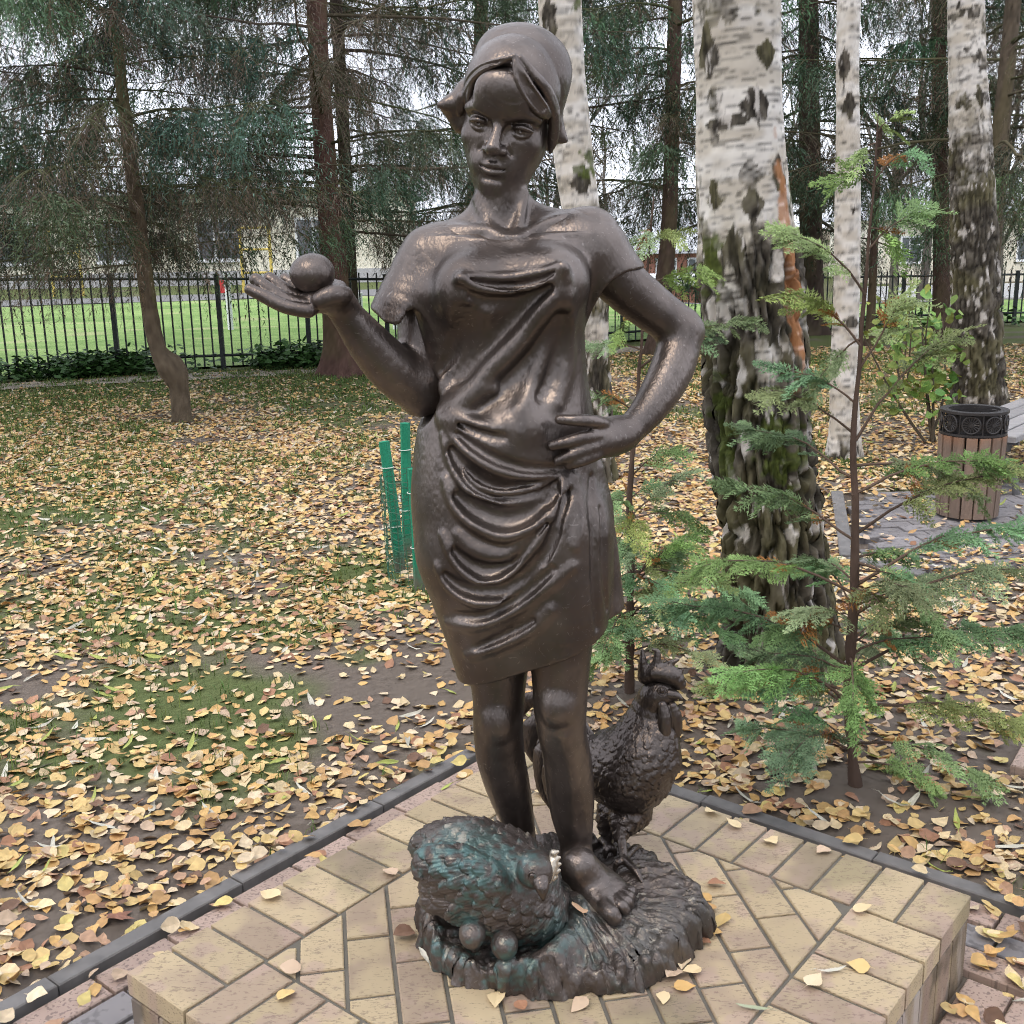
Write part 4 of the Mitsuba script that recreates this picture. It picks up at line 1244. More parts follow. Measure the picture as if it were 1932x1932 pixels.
def thuja(label, stem, y, branches, seed, nrand, rzone, scale=1.0):
    r = np.random.default_rng(seed)
    t = thing('thuja_sapling', label, 'young tree')
    path = px_path(stem, y)
    path[0, 2] = GZ - .03
    q = spline(path, 40)
    q[:, :2] += np.cumsum(r.normal(0, .0012, (40, 2)), 0)
    m = tube(q[:, :3], q[:, 3] * .78 * (1 + .10 * r.normal(size=40)), 12)
    c = np.array([.085, .058, .046]) * (.6 + .8 * meshkit.fbm(m[0] * 40, 3, seed=seed))[:, None]
    obj('trunk', m, 'bark_vc', t, smooth=True, color=c)
    V, F, C, n0 = [], [], [], 0
    jobs = []
    zs_ = q[:, 2]
    at_ = lambda z: np.array([np.interp(z, zs_, q[:, k]) for k in range(3)])
    for (x0, y0), (x1, y1), dy in branches:
        a = at_(P(x0, y0, y)[2]); b = P(x1, y1, y + dy)
        jobs.append((a, b))
    for _ in range(nrand):
        z = r.uniform(*rzone)
        a = at_(z); an = r.uniform(0, 2 * math.pi)
        L = scale * np.interp(z, rzone, [.44, .16]) * r.uniform(.5, 1.1)
        jobs.append((a, a + np.array([math.cos(an) * L, math.sin(an) * L, L * r.uniform(-.15, .5)])))
    for a, b in jobs:
        L = np.linalg.norm(b - a)
        s = np.linspace(0, 1, 9)
        pts = a + (b - a) * s[:, None] + np.array([0, 0, 1.0]) * (.10 * L * np.sin(np.pi * s))[:, None] + np.cumsum(r.normal(0, .010 * L, (9, 3)), 0)
        rad = (.0022 + .0062 * L) * (1.02 - .85 * s)
        m = tube(pts, rad, 6)
        cc = np.array([.12, .085, .065]) * r.uniform(.6, 1.2)
        obj('branch', m, 'bark_vc', t, smooth=True, color=np.tile(cc, (len(m[0]), 1)))
        ns = max(6, int(L / .0125))
        hue = np.array([.215, .300, .110]) * r.uniform(.6, 1.25) * np.array([r.uniform(.75, 1.2), 1, r.uniform(.8, 1.5)])
        for k in range(ns):
            u = r.uniform(.15, 1) ** .8 if k < ns - 1 else 1.0
            p = np.array([np.interp(u, s, pts[:, j]) for j in range(3)])
            tn = np.array([np.interp(u, s, np.gradient(pts[:, j], s)) for j in range(3)]); tn /= np.linalg.norm(tn)
            sd = np.cross(tn, [0, 0, 1.0]); sd /= np.linalg.norm(sd) + 1e-9
            d = tn * r.uniform(.4, 1.0) + sd * r.choice([-1, 1]) * r.uniform(.1, .9) * (u < .98) + np.array([0, 0, r.uniform(-.55, .15)])
            d /= np.linalg.norm(d)
            nr = np.array([0, 0, 1.0]) * r.uniform(.2, 1) + sd * r.normal(0, .6) + np.array([0, -.6, 0]) * r.uniform(0, 1)
            sv, sf = SPRAYS[r.integers(len(SPRAYS))]
            sc = r.uniform(.75, 1.25) * scale
            v = p + (sv * sc) @ frame(d, nr).T
            rust = u < .5 and r.random() < .14
            col = np.array([.33, .15, .045]) * r.uniform(.6, 1.2) if rust else hue * r.uniform(.7, 1.35)
            V.append(v); F.append(sf + n0); n0 += len(v)
            tip = (sv[:, 0] / sv[:, 0].max())[:, None]
            C.append(np.tile(col, (len(v), 1)) * (.8 + .45 * tip))
    obj('foliage', (np.vstack(V), np.vstack(F)), 'needle_vc', t, color=np.clip(np.vstack(C), .005, .6), kind='stuff')
    return t


YT = 2.956
thuja('young thuja with sparse feathery green sprays growing right of the plinth', [(1620, 1505, 19), (1607, 1420, 14), (1600, 1290, 13), (1607, 1110, 11), (1611, 960, 9), (1609, 820, 7), (1622, 660, 5.5), (1638, 470, 4), (1651, 320, 3), (1658, 215, 1.5)], YT,
      [((1605, 1020), (1395, 905), .05), ((1606, 1120), (1330, 1075), .02), ((1603, 1260), (1270, 1140), .08), ((1602, 1300), (1350, 1290), -.05), ((1605, 1420), (1420, 1370), .0), ((1609, 900), (1420, 800), .06), ((1611, 820), (1455, 735), .0), ((1615, 760), (1480, 690), .02),
       ((1609, 930), (1880, 860), .0), ((1609, 1010), (1890, 900), -.05), ((1607, 1100), (1930, 1010), .0), ((1605, 1160), (1960, 1090), -.04), ((1603, 1270), (1900, 1190), .05), ((1603, 1330), (1980, 1380), -.03), ((1604, 1400), (1850, 1460), -.06), ((1608, 1440), (1760, 1490), -.05), ((1610, 880), (1850, 930), .1), ((1606, 1060), (1790, 1200), -.1),
       ((1612, 830), (1770, 640), .0), ((1626, 650), (1500, 560), .0), ((1626, 640), (1545, 730), .0), ((1632, 560), (1490, 440), .02), ((1640, 470), (1720, 400), .0), ((1643, 430), (1690, 450), -.02), ((1648, 350), (1600, 330), .0), ((1650, 340), (1705, 290), .0), ((1654, 270), (1625, 285), .0), ((1655, 250), (1680, 225), .0), ((1618, 700), (1720, 560), .0)],
      401, 22, (.22, .85))
YT2 = 3.672
thuja('smaller young thuja with thick low foliage standing behind the rooster', [(1188, 1335, 15), (1192, 1230, 11), (1193, 1080, 9), (1191, 960, 8), (1200, 830, 6), (1214, 660, 4), (1226, 500, 3), (1240, 370, 1.5)], YT2,
      [((1192, 1180), (1110, 1110), -.10), ((1192, 1160), (1330, 1080), -.12), ((1192, 1230), (1320, 1230), -.15), ((1192, 1210), (1120, 1250), -.10), ((1192, 1130), (1240, 1130), -.2), ((1190, 1100), (1300, 1010), .0), ((1191, 980), (1310, 900), .0), ((1195, 900), (1270, 850), -.05), ((1210, 700), (1330, 640), .0), ((1213, 660), (1120, 650), .05), ((1205, 780), (1120, 740), .0), ((1222, 540), (1330, 510), .0), ((1220, 560), (1170, 620), .0), ((1230, 460), (1265, 440), .0), ((1234, 420), (1215, 450), .0), ((1192, 1190), (1380, 1150), -.05), ((1192, 1240), (1250, 1290), -.15), ((1191, 1080), (1400, 1120), .05), ((1191, 1200), (1180, 1180), -.25), ((1210, 690), (1400, 590), .0)],
      402, 22, (.30, .85), .95)

# the thin sapling with yellowing leaves by the bench
def leafy(label, base_px, top_px, seed, nst, nl, spread):
    r = np.random.default_rng(seed)
    t = thing('leafy_sapling', label, 'sapling')
    g = G(*base_px); y = g[1]; tp = P(*top_px, y)
    V, F, C, n0 = [], [], [], 0
    for k in range(nst):
        e = tp + r.normal(0, spread, 3) * [1, 1, .6]
        pts = spline([g + r.normal(0, .02, 3) * [1, 1, 0] - [0, 0, .04], g * .5 + e * .5 + r.normal(0, .04, 3), e], 12)
        m = tube(pts, np.linspace(.013, .003, 12), 7)
        obj('stem', m, 'bark_vc', t, smooth=True, color=np.tile([.09, .075, .055], (len(m[0]), 1)))
        for q in range(nl):
            u = r.uniform(.35, 1); p = pts[int(u * 11)]
            d = r.normal(0, 1, 3); d[2] = abs(d[2]) * .3; d /= np.linalg.norm(d)
            tw = p + d * r.uniform(.06, .26)
            for s in range(2):
                lv = LEAVES[r.integers(len(LEAVES))]
                R_ = frame(r.normal(0, 1, 3), np.array([r.normal(0, .6), r.normal(0, .6) - .4, 1]))
                v = tw + r.normal(0, .03, 3) + (lv[0] * r.uniform(.06, .10)) @ R_.T
                V.append(v); F.append(lv[1] + n0); n0 += len(v)
                C.append(np.tile(np.array([.13, .24, .055]) * r.uniform(.6, 1.4) * [r.uniform(.8, 1.7), 1, 1], (len(v), 1)))
            a = np.array([p, p + [.002, 0, 0], tw]); V.append(a); F.append(np.array([[0, 1, 2]]) + n0); n0 += 3; C.append(np.tile([.09, .07, .05], (3, 1)))
    obj('foliage', (np.vstack(V), np.vstack(F)), 'leaf_vc', t, color=np.clip(np.vstack(C), .01, .7), kind='stuff')
# ================================================================ the bronze statue
Y0 = 2.10
MPX = 1.04e-3                                    # metres per surveyed pixel at the statue


def S(px, py, dy=0.0):
    return P(px, py, Y0 + dy)


def ring(py, xl, xr, dy, rf, rb, wide=1.0):
    a, b = S(xl, py, dy), S(xr, py, dy)
    c = (a + b) / 2
    return (c[2], c[0], c[1], wide * np.linalg.norm(b - a) / 2, rf, rb)


def hits(field, pts, y_lo=1.75, y_hi=2.3):
    """Points of the field's front surface seen in these surveyed directions."""
    out = []
    ys = np.linspace(y_lo, y_hi, 280)
    for px, py in pts:
        q = np.array([P(px, py, y) for y in ys])
        d = field(q, margin=0.05)
        i = np.nonzero(d < 0)[0]
        out.append(q[i[0]] if len(i) else q[np.argmin(d)])
    return np.array(out)


# ---- the body: legs, feet, torso, arms, hands, neck and head in one surface
body = Field()
torso_rings = [ring(452, 850, 1080, .03, .075, .085), ring(490, 838, 1104, .015, .10, .10), ring(545, 838, 1100, 0, .112, .11), ring(620, 840, 1096, 0, .108, .105),
               ring(700, 828, 1100, 0, .10, .10), ring(780, 799, 1112, 0, .112, .105), ring(860, 787, 1122, 0, .125, .125), ring(950, 783, 1134, 0, .132, .145),
               ring(1040, 792, 1138, 0, .13, .14), ring(1120, 822, 1136, 0, .12, .125), ring(1200, 856, 1128, -.005, .105, .11), ring(1320, 900, 1112, -.01, .09, .09)]
body.loft([(z, cx, cy, rx - t, rf - t, rb - t) for (z, cx, cy, rx, rf, rb), t in zip(torso_rings[:9], (0, .004, .03, .034, .034, .034, .036, .036, .036))], k=.02)
# legs
legL = [ring(1040, 800, 965, .02, .085, .09), ring(1150, 842, 985, .02, .078, .085), ring(1250, 880, 998, .02, .066, .072), ring(1320, 892, 990, .015, .056, .062), ring(1372, 893, 987, .015, .053, .055),
        ring(1420, 897, 990, .03, .05, .06), ring(1470, 910, 998, .045, .046, .064), ring(1520, 930, 1005, .065, .040, .055), ring(1560, 949, 1009, .085, .034, .042), ring(1592, 958, 1012, .10, .031, .034), ring(1625, 958, 1014, .105, .033, .036)]
legR = [ring(1040, 965, 1132, -.02, .095, .09), ring(1150, 985, 1122, -.03, .088, .085), ring(1230, 998, 1116, -.04, .074, .075), ring(1290, 1004, 1110, -.045, .060, .066), ring(1340, 1007, 1107, -.045, .056, .058),
        ring(1375, 1013, 1106, -.04, .052, .052), ring(1430, 1024, 1116, -.02, .046, .062), ring(1485, 1030, 1121, -.005, .043, .066), ring(1540, 1040, 1120, .005, .040, .055), ring(1585, 1054, 1117, .012, .035, .043), ring(1625, 1062, 1116, .02, .033, .036)]
body.loft(legL, k=.025, power=2.0)
body.loft(legR, k=.025, power=2.0)
# knee caps and shin of the forward leg
kn = S(1052, 1336, -.095); body.ell(kn, (.03, .022, .034), k=.02)
kn2 = S(938, 1366, -.03); body.ell(kn2, (.028, .02, .034), k=.02)
body.chain([S(1062, 1385, -.085), S(1082, 1480, -.045), S(1090, 1570, -.018)], [.012, .011, .010], k=.02)
# feet
ZF = .392
heelR, ballR = G(1082, 1628, .415) , G(1142, 1694, .40)
body.cone(heelR + [0.006, .012, 0], G(1092, 1640, .425), .031, .036, k=.02)
body.chain([G(1094, 1632, .46), G(1115, 1655, .43), G(1140, 1688, .405)], [.036, .034, .026], k=.02)
body.chain([G(1096, 1640, .42), G(1150, 1668, .405), G(1176, 1688, .40)], [.030, .026, .019], k=.02)
body.chain([G(1090, 1645, .41), G(1116, 1688, .405), G(1140, 1708, .402)], [.030, .025, .021], k=.02)
TOES = [[(1138, 1700), (1152, 1722), (1160, 1732), .0155], [(1160, 1694), (1172, 1708), (1180, 1717), .0112], [(1168, 1688), (1181, 1699), (1188, 1706), .0105], [(1175, 1681), (1187, 1690), (1193, 1695), .0098], [(1179, 1674), (1190, 1680), (1196, 1684), .009]]
for a, b, c, r in TOES:
    body.chain([G(*a, ZF + .012), G(*b, ZF + .016), G(*c, ZF + .006)], [r, r * 1.08, r * .95], k=.0035)
body.chain([G(986, 1606, .42), G(1000, 1622, .415), G(1004, 1650, .405)], [.034, .033, .028], k=.02)
# shoulders, neck
body.chain([S(815, 486, .03), S(865, 468, .03), S(945, 458, .03), S(1040, 452, .03), S(1105, 462, .03)], [.050, .048, .048, .048, .052], k=.03)
body.chain([S(945, 462, .035), S(941, 410, .035), S(945, 350, .032), S(952, 300, .03)], [.056, .048, .046, .047], k=.02)
body.chain([S(910, 400, .05), S(875, 440, .045), S(825, 468, .035)], [.022, .028, .03], k=.03)
body.chain([S(980, 388, .05), S(1025, 422, .045), S(1085, 445, .035)], [.022, .029, .032], k=.03)
body.chain([S(952, 452, -.045), S(905, 434, -.02), S(850, 436, .0)], [.009, .009, .008], k=.018)                # collar bones
body.chain([S(978, 452, -.045), S(1015, 430, -.02), S(1060, 415, .0)], [.009, .009, .008], k=.018)
body.chain([S(903, 375, .01), S(922, 420, -.01), S(950, 452, -.035)], [.006, .006, .006], k=.018)                  # neck cords
body.chain([S(990, 365, .01), S(982, 410, -.01), S(968, 452, -.035)], [.006, .006, .006], k=.018)
# her right arm, with the egg
body.chain([S(812, 490, .03), S(800, 560, .03), S(796, 660, .02), S(796, 715, .005)], [.058, .050, .046, .048], k=.02)
body.chain([S(793, 735, 0), S(745, 700, -.035), S(700, 652, -.065), S(664, 606, -.09), S(640, 575, -.105)], [.047, .046, .040, .031, .0265], k=.02)
body.ell(S(790, 758, .012), (.028, .026, .024), k=.02)
# her right hand: palm up, four fingers, thumb behind the egg
HD = -.13
body.chain([S(643, 573, -.11), S(618, 566, HD), S(590, 570, HD)], [.025, .031, .027], k=.016, flat=((0, 0, 1.0), 1.35))
body.chain([S(640, 560, HD + .02), S(612, 558, HD + .035), S(596, 566, HD + .03)], [.021, .022, .016], k=.012)
body.chain([S(650, 556, HD - .02), S(632, 557, HD - .035), S(605, 567, HD - .04)], [.015, .018, .016], k=.012)
FING = [[(602, 566), (572, 556), (551, 536), (538, 527), +.028, .0118], [(594, 573), (556, 561), (528, 541), (509, 526), +.004, .0122],
        [(588, 580), (546, 570), (510, 549), (483, 528), -.020, .0120], [(582, 586), (540, 579), (500, 560), (472, 546), -.042, .0105]]
for a, b, c, d, dy, r in FING:
    body.chain([S(*a, HD + dy), S(*b, HD + dy - .002), S(*c, HD + dy), S(*d, HD + dy + .004)], [r * 1.2, r * 1.15, r * 1.08, r * .95], k=.003)
body.chain([S(640, 545, HD + .05), S(622, 538, HD + .075), S(604, 531, HD + .085), S(592, 527, HD + .082)], [.015, .0135, .012, .0105], k=.008)
# her left arm, hand on the hip
body.chain([S(1112, 450, .035), S(1160, 520, .045), S(1222, 575, .06), S(1282, 618, .075)], [.058, .049, .045, .041], k=.02)
body.chain([S(1286, 630, .075), S(1270, 690, .045), S(1236, 755, .0), S(1200, 800, -.035), S(1175, 820, -.055)], [.040, .042, .036, .029, .027], k=.018)
body.ell(S(1306, 628, .09), (.02, .024, .024), k=.018)
body.chain([S(1178, 818, -.055), S(1155, 828, -.075), S(1136, 832, -.10)], [.028, .033, .030], k=.014)
body.chain([S(1165, 802, -.06), S(1140, 806, -.09), S(1120, 812, -.115)], [.018, .017, .013], k=.012)
F2 = [[(1142, 801), (1118, 795), (1085, 793), (1056, 791), .0105], [(1140, 818), (1112, 824), (1072, 834), (1043, 841), .0115], [(1140, 834), (1116, 844), (1082, 858), (1054, 870), .0112], [(1136, 850), (1118, 861), (1092, 872), (1073, 879), .0098]]
for a, b, c, d, r in F2:
    body.chain([S(*a, -.10), S(*b, -.131), S(*c, -.140), S(*d, -.132)], [r * 1.1, r * 1.12, r, r * .85], k=.006)

# ---- head, in its own frame: x to the right of the picture, -y out of the face, z up
roll, yaw, nod = math.radians(12), math.radians(9.0), math.radians(17.0)
HR = roty(roll) @ rotz(-yaw) @ rotx(nod)
HO = S(953, 231, .02) + HR @ np.array([0, .03, 0])


def H(x, y, z):
    return HO + HR @ np.array([x, y, z * .92 if z < 0 else z])


def hell(c, r, k=.01, op='u', fld=None, Rl=None):
    (fld or body).ell(H(*c), r, k, op, R=HR if Rl is None else HR @ Rl)


hell((0, .015, .045), (.080, .10, .10), k=.02)
hell((0, -.020, -.026), (.0715, .070, .088), k=.03)
body.cone(H(0, -.064, -.094), H(0, -.050, -.085), .021, .03, k=.03)
for s in (-1, 1):
    body.cone(H(s * .047, .0, -.05), H(s * .018, -.052, -.094), .021, .018, k=.03)            # jaw
    hell((s * .047, -.052, -.030), (.022, .02, .018), k=.025)                                   # cheek bone
    hell((s * .030, -.062, -.062), (.018, .016, .02), k=.022)                                   # cheek by the mouth
    body.chain([H(s * .013, -.088, .020), H(s * .038, -.084, .029), H(s * .064, -.058, .020)], [.007, .009, .006], k=.016)   # brow
    hell((s * .038, -.099, .003), (.026, .022, .0165), k=.012, op='s')                          # socket
    hell((s * .016, -.098, -.004), (.009, .012, .016), k=.012, op='s')                          # inner corner
hell((0, -.090, .062), (.05, .02, .035), k=.03)                                              # forehead
body.chain([H(0, -.080, .026), H(0, -.094, .004), H(0, -.110, -.018), H(0, -.118, -.030)], [.0095, .0088, .0105, .0128], k=.009)     # nose
hell((0, -.112, -.036), (.013, .011, .009), k=.007)
for s in (-1, 1):
    hell((s * .0160, -.099, -.037), (.0068, .010, .0070), k=.010)
    hell((s * .0085, -.105, -.0485), (.0042, .005, .0032), k=.003, op='s')
    body.chain([H(s * .023, -.092, -.036), H(s * .031, -.082, -.054), H(s * .036, -.073, -.072)], [.002, .003, .0025], k=.008, op='s')  # smile line
    # eye: ball, lids, iris
    ex = s * .038 + .001
    ec = (ex, -.0675, .0015)
    hell(ec, (.0180, .0170, .0170), k=.002)
    body.chain([H(ex - .0185, -.0735, .0 + s * -.002), H(ex - .009, -.0820, .0062), H(ex + .001, -.0852, .0078), H(ex + .010, -.0816, .0056), H(ex + .019, -.0725, .0 + s * .002)], [.0022, .0040, .0046, .0040, .0022], k=.003)
    body.chain([H(ex - .018, -.0735, -.001), H(ex - .008, -.0808, -.0085), H(ex + .003, -.0818, -.0098), H(ex + .011, -.0785, -.0072), H(ex + .018, -.072, .0)], [.0016, .0024, .0026, .0024, .0016], k=.004)
    body.chain([H(ex - .018, -.079, .011), H(ex, -.0885, .0195), H(ex + .018, -.078, .012)], [.0016, .0022, .0016], k=.005, op='s')   # fold over the lid
    for a in np.linspace(0, 2 * np.pi, 9)[:-1]:
        body.cone(H(ex + .0065 * math.cos(a), -.0838 + .0006, .0005 + .0065 * math.sin(a)), H(ex + .0065 * math.cos(a + .8), -.0838 + .0006, .0005 + .0065 * math.sin(a + .8)), .0010, .0010, k=.001, op='s')
    hell((ex, -.0845, .0012), (.0026, .003, .0026), k=.001, op='s')
    # ear
    hell((s * .081, .012, -.018), (.010, .018, .028), k=.008)
# mouth
MZ = .005
hell((0, -.079, -.076 + MZ), (.034, .017, .024), k=.02)
body.chain([H(-.030, -.0785, -.0742 + MZ), H(-.014, -.0935, -.0735 + MZ), H(-.005, -.0985, -.0710 + MZ), H(0, -.0978, -.0722 + MZ), H(.005, -.0985, -.0710 + MZ), H(.014, -.0935, -.0735 + MZ), H(.030, -.0785, -.0742 + MZ)], [.0018, .0048, .0058, .0054, .0058, .0048, .0018], k=.004)
body.chain([H(-.024, -.082, -.0825 + MZ), H(-.011, -.0935, -.0860 + MZ), H(0, -.0965, -.0880 + MZ), H(.011, -.0935, -.0860 + MZ), H(.024, -.082, -.0825 + MZ)], [.0018, .0062, .0074, .0062, .0018], k=.004)
body.chain([H(-.034, -.0795, -.0735 + MZ), H(-.014, -.0988, -.0790 + MZ), H(0, -.1030, -.0800 + MZ), H(.014, -.0988, -.0790 + MZ), H(.034, -.0795, -.0735 + MZ)], [.0012, .0016, .0017, .0016, .0012], k=.0025, op='s')
hell((0, -.098, -.1005 + MZ), (.017, .007, .006), k=.012, op='s')
hell((0, -.081, -.106), (.019, .016, .015), k=.016)

# ---- the dress
dress = Field()
dr_r = [(z, cx, cy, rx + .007, rf + .008, rb + .010) for z, cx, cy, rx, rf, rb in torso_rings]
dress.loft(dr_r, k=.0)
for (px, py, dy, r) in ((884, 548, -.078, .058), (1040, 533, -.080, .060)):
    dress.ell(S(px, py, dy), (r, r * .92, r * 1.02), k=.05)
for px, py, dy in ((868, 524, -.135), (1061, 505, -.138)):
    dress.ell(S(px, py, dy), (.010, .012, .010), k=.018)
dress.chain([S(838, 480, .03), S(880, 478, .02), S(960, 490, .01), S(1030, 468, .02), S(1082, 462, .03)], [.056, .052, .05, .055, .060], k=.04)
dress.chain([S(1058, 1010, -.055), S(1062, 1120, -.060), S(1062, 1210, -.058), S(1058, 1270, -.055)], [.092, .082, .072, .064], k=.045)   # forward thigh
dress.chain([S(905, 1040, -.03), S(925, 1150, -.025), S(940, 1290, -.005)], [.095, .083, .066], k=.045)
dress.ell(S(960, 830, -.07), (.085, .06, .08), k=.05)                                       # belly
dress.ell(S(985, 806, -.122), (.03, .016, .022), k=.03)
dress.ell(S(905, 800, -.10), (.03, .016, .02), k=.03)
# panel hanging at the right side
dress.chain([S(1118, 885, -.02), S(1128, 960, -.01), S(1140, 1060, .0), S(1152, 1170, .005)], [.018, .026, .030, .030], k=.02)
dress.chain([S(1100, 930, .06), S(1104, 1040, .07), S(1114, 1170, .08)], [.03, .040, .043], k=.03)
base_dress = Field(); base_dress.items = list(dress.items)


def fold(pts, r, k=.016, sink=.35, op='u', ends=.35, lift=0.0):
    q = hits(base_dress, pts)
    c = q.mean(0)
    out = q - CAM; out /= np.linalg.norm(out, axis=1, keepdims=True)
    rr = r * (ends + (1 - ends) * np.sin(np.pi * np.linspace(0, 1, len(q))) ** .7)
    q = q + out * (rr * sink)[:, None] + np.array([0, 0, lift])
    dress.chain(q, rr, k=k, op=op, n=3 * len(q))


# big diagonal from the left breast to the waist, and the folds around it
fold([(1040, 585), (1000, 648), (968, 690), (935, 730), (900, 770)], .020, k=.045, op='s', sink=-.62, ends=.2)
fold([(1030, 545), (985, 592), (945, 632), (905, 672), (875, 710)], .018, k=.045, op='s', sink=-.62, ends=.2)
fold([(1062, 528), (1035, 572), (991, 632), (955, 672), (925, 702), (886, 748), (850, 790)], .017, k=.030, sink=.02, ends=.4)
fold([(1068, 560), (1050, 640), (1020, 720), (985, 770)], .012, k=.028, sink=.3)
fold([(1074, 600), (1066, 690), (1050, 760)], .009, k=.025, sink=.3)
fold([(1062, 600), (1048, 680), (1020, 745)], .010, k=.03, op='s', sink=-.6)
fold([(884, 560), (884, 610), (868, 660), (842, 706), (832, 735)], .011, k=.018, sink=.2)
fold([(872, 590), (868, 620), (852, 660), (832, 695)], .011, k=.03, op='s', sink=-.55)
fold([(896, 590), (893, 625), (878, 668), (852, 712)], .008, k=.03, op='s', sink=-.65)
# swag under the neckline
fold([(874, 526), (905, 544), (956, 552), (1010, 540), (1046, 521), (1064, 506)], .0115, k=.012, sink=.0)
fold([(884, 526), (920, 533), (960, 536), (1010, 527), (1050, 511)], .010, k=.008, op='s', sink=-.15)
fold([(886, 521), (930, 524), (975, 522), (1020, 513), (1060, 498)], .006, k=.012, sink=.3)
fold([(890, 560), (930, 572), (985, 566), (1035, 545)], .009, k=.02, op='s', sink=-.45)
# gathers at the waist under the elbow
fold([(832, 792), (856, 822), (890, 858), (938, 886), (992, 899), (1040, 897)], .0105, k=.016, sink=.15)
fold([(866, 818), (900, 846), (945, 870), (1000, 884), (1048, 884)], .007, k=.014, op='s', sink=-.25)
fold([(836, 780), (880, 800), (930, 812)], .010, k=.022, sink=.3)
fold([(838, 768), (885, 745), (930, 735)], .009, k=.024, sink=.35)
fold([(860, 792), (900, 815), (950, 826)], .006, k=.016, op='s', sink=-.3)
# the hanging swags over the hips: each a rolled edge with a deep pocket above it
SW = [[(838, 822), (852, 862), (876, 905), (914, 940), (966, 955), (1012, 947), (1047, 923), (1072, 893)],
      [(842, 905), (862, 952), (902, 989), (952, 1008), (1001, 993), (1047, 945), (1078, 900)],
      [(836, 1010), (858, 1052), (886, 1083), (918, 1100), (950, 1089), (988, 1047), (1030, 998), (1066, 930)],
      [(826, 1068), (840, 1094), (867, 1121), (902, 1135), (940, 1136), (976, 1118), (1011, 1085), (1045, 1020), (1078, 950)]]
RR = [.0135, .0155, .0125, .0115]
for s, r in zip(SW, RR):
    fold(s, r * 1.15, k=.012, sink=-.12, ends=.35)
for s, r, dz in zip(SW, (.019, .022, .017, .014), (-25, -29, -24, -20)):
    m = [(x, y + dz * math.sin(math.pi * min(max(i / (len(s) - 1), .12), .92))) for i, (x, y) in enumerate(s)][1:-1]
    fold(m, r, k=.016, op='s', sink=-.35, ends=.3)
fold([(872, 880), (905, 918), (950, 930), (1005, 922), (1045, 902)], .006, k=.010, sink=.3)
fold([(868, 1010), (905, 1040), (948, 1048), (990, 1020), (1030, 968)], .010, k=.02, sink=.35)
fold([(845, 1174), (892, 1181), (932, 1168), (988, 1139), (1037, 1102), (1080, 1068)], .0095, k=.016, sink=.25)
fold([(860, 1160), (905, 1164), (950, 1146), (1000, 1112), (1040, 1075)], .009, k=.014, op='s', sink=-.3)
fold([(885, 1236), (937, 1216), (990, 1192), (1040, 1150)], .009, k=.02, sink=.35)
fold([(900, 1222), (950, 1200), (1005, 1172)], .006, k=.016, op='s', sink=-.35)
fold([(1084, 905), (1090, 960), (1085, 1030)], .008, k=.018, sink=.35)
fold([(1068, 925), (1050, 1000), (1025, 1060)], .007, k=.014, op='s', sink=-.3)
fold([(1117, 900), (1119, 980), (1122, 1080), (1127, 1185)], .009, k=.010, op='s', sink=-.2)
fold([(1134, 960), (1140, 1060), (1146, 1150)], .006, k=.012, op='s', sink=-.3)
# sleeves: each a flared cone, cut along its hem and hollowed, then blended into the dress
sleeve_l, sleeve_r = Field(), Field()
sleeve_l.chain([S(840, 485, .03), S(818, 494, .035), S(795, 540, .03), S(774, 600, .02), S(764, 645, .02)], [.060, .064, .067, .076, .084], k=.0)
sleeve_r.chain([S(1080, 468, .03), S(1105, 466, .03), S(1138, 512, .04), S(1160, 552, .045), S(1172, 580, .045)], [.060, .066, .068, .074, .078], k=.0)
dress.chain([S(822, 560, -.02), S(832, 640, -.015), S(832, 700, -.01)], [.045, .034, .018], k=.03)


def cut_below(fld, pts, dy):
    q = np.array([S(x, y, dy) for x, y in pts])
    it = PchipInterpolator(q[:, 0], q[:, 2])
    fld.add(lambda p: (p[:, 2] - it(np.clip(p[:, 0], q[0, 0], q[-1, 0]))) * .6, q.min(0) - .4, q.max(0) + .4, .006, 's')


cut_below(sleeve_l, [(680, 580), (708, 594), (732, 611), (752, 614), (761, 603), (770, 588), (786, 576), (804, 584), (820, 612), (836, 655), (850, 690)], -.04)
sleeve_l.chain([S(790, 570, .02), S(777, 600, .015), S(764, 650, .01), S(762, 690, .01)], [.048, .062, .069, .070], k=.004, op='s')
cut_below(sleeve_r, [(1070, 650), (1097, 612), (1108, 604), (1124, 576), (1142, 545), (1165, 524), (1190, 513), (1217, 508), (1290, 500)], -.03)
sleeve_r.chain([S(1140, 545, .045), S(1160, 575, .05), S(1188, 620, .055)], [.040, .058, .064], k=.004, op='s')
for fl in (sleeve_l, sleeve_r):
    lo_ = np.min([i[1] for i in fl.items if i[4] == 'u'], 0); hi_ = np.max([i[2] for i in fl.items if i[4] == 'u'], 0)
    dress.add(lambda p, fl=fl: fl(p, margin=.08), lo_, hi_, .02, 'u')
# neck opening, hem and sleeve openings
dress.cone(S(938, 330, -.03), S(942, 385, -.04), .06, .062, k=.006, op='s')
dress.chain([S(845, 402, -.06), S(905, 425, -.075), S(955, 440, -.085), S(975, 447, -.085), S(1010, 415, -.06), S(1046, 372, -.03)], [.016, .026, .028, .024, .026, .014], k=.006, op='s')
hem_a, hem_b = S(891, 1294, -.08), S(1166, 1160, -.02)
hd = hem_b - hem_a
hn = np.cross(hd, [0, 1, .06]); hn = hn if hn[2] > 0 else -hn
dress.add(lambda p: (p - hem_a) @ (hn / np.linalg.norm(hn)), hem_a + [-.2, -.3, -.25], hem_b + [.2, .4, .12], .006, 's')

# the waist side, where the elbow rests
dress.ell(S(792, 752, -.02), (.05, .055, .045), k=.02, op='s')

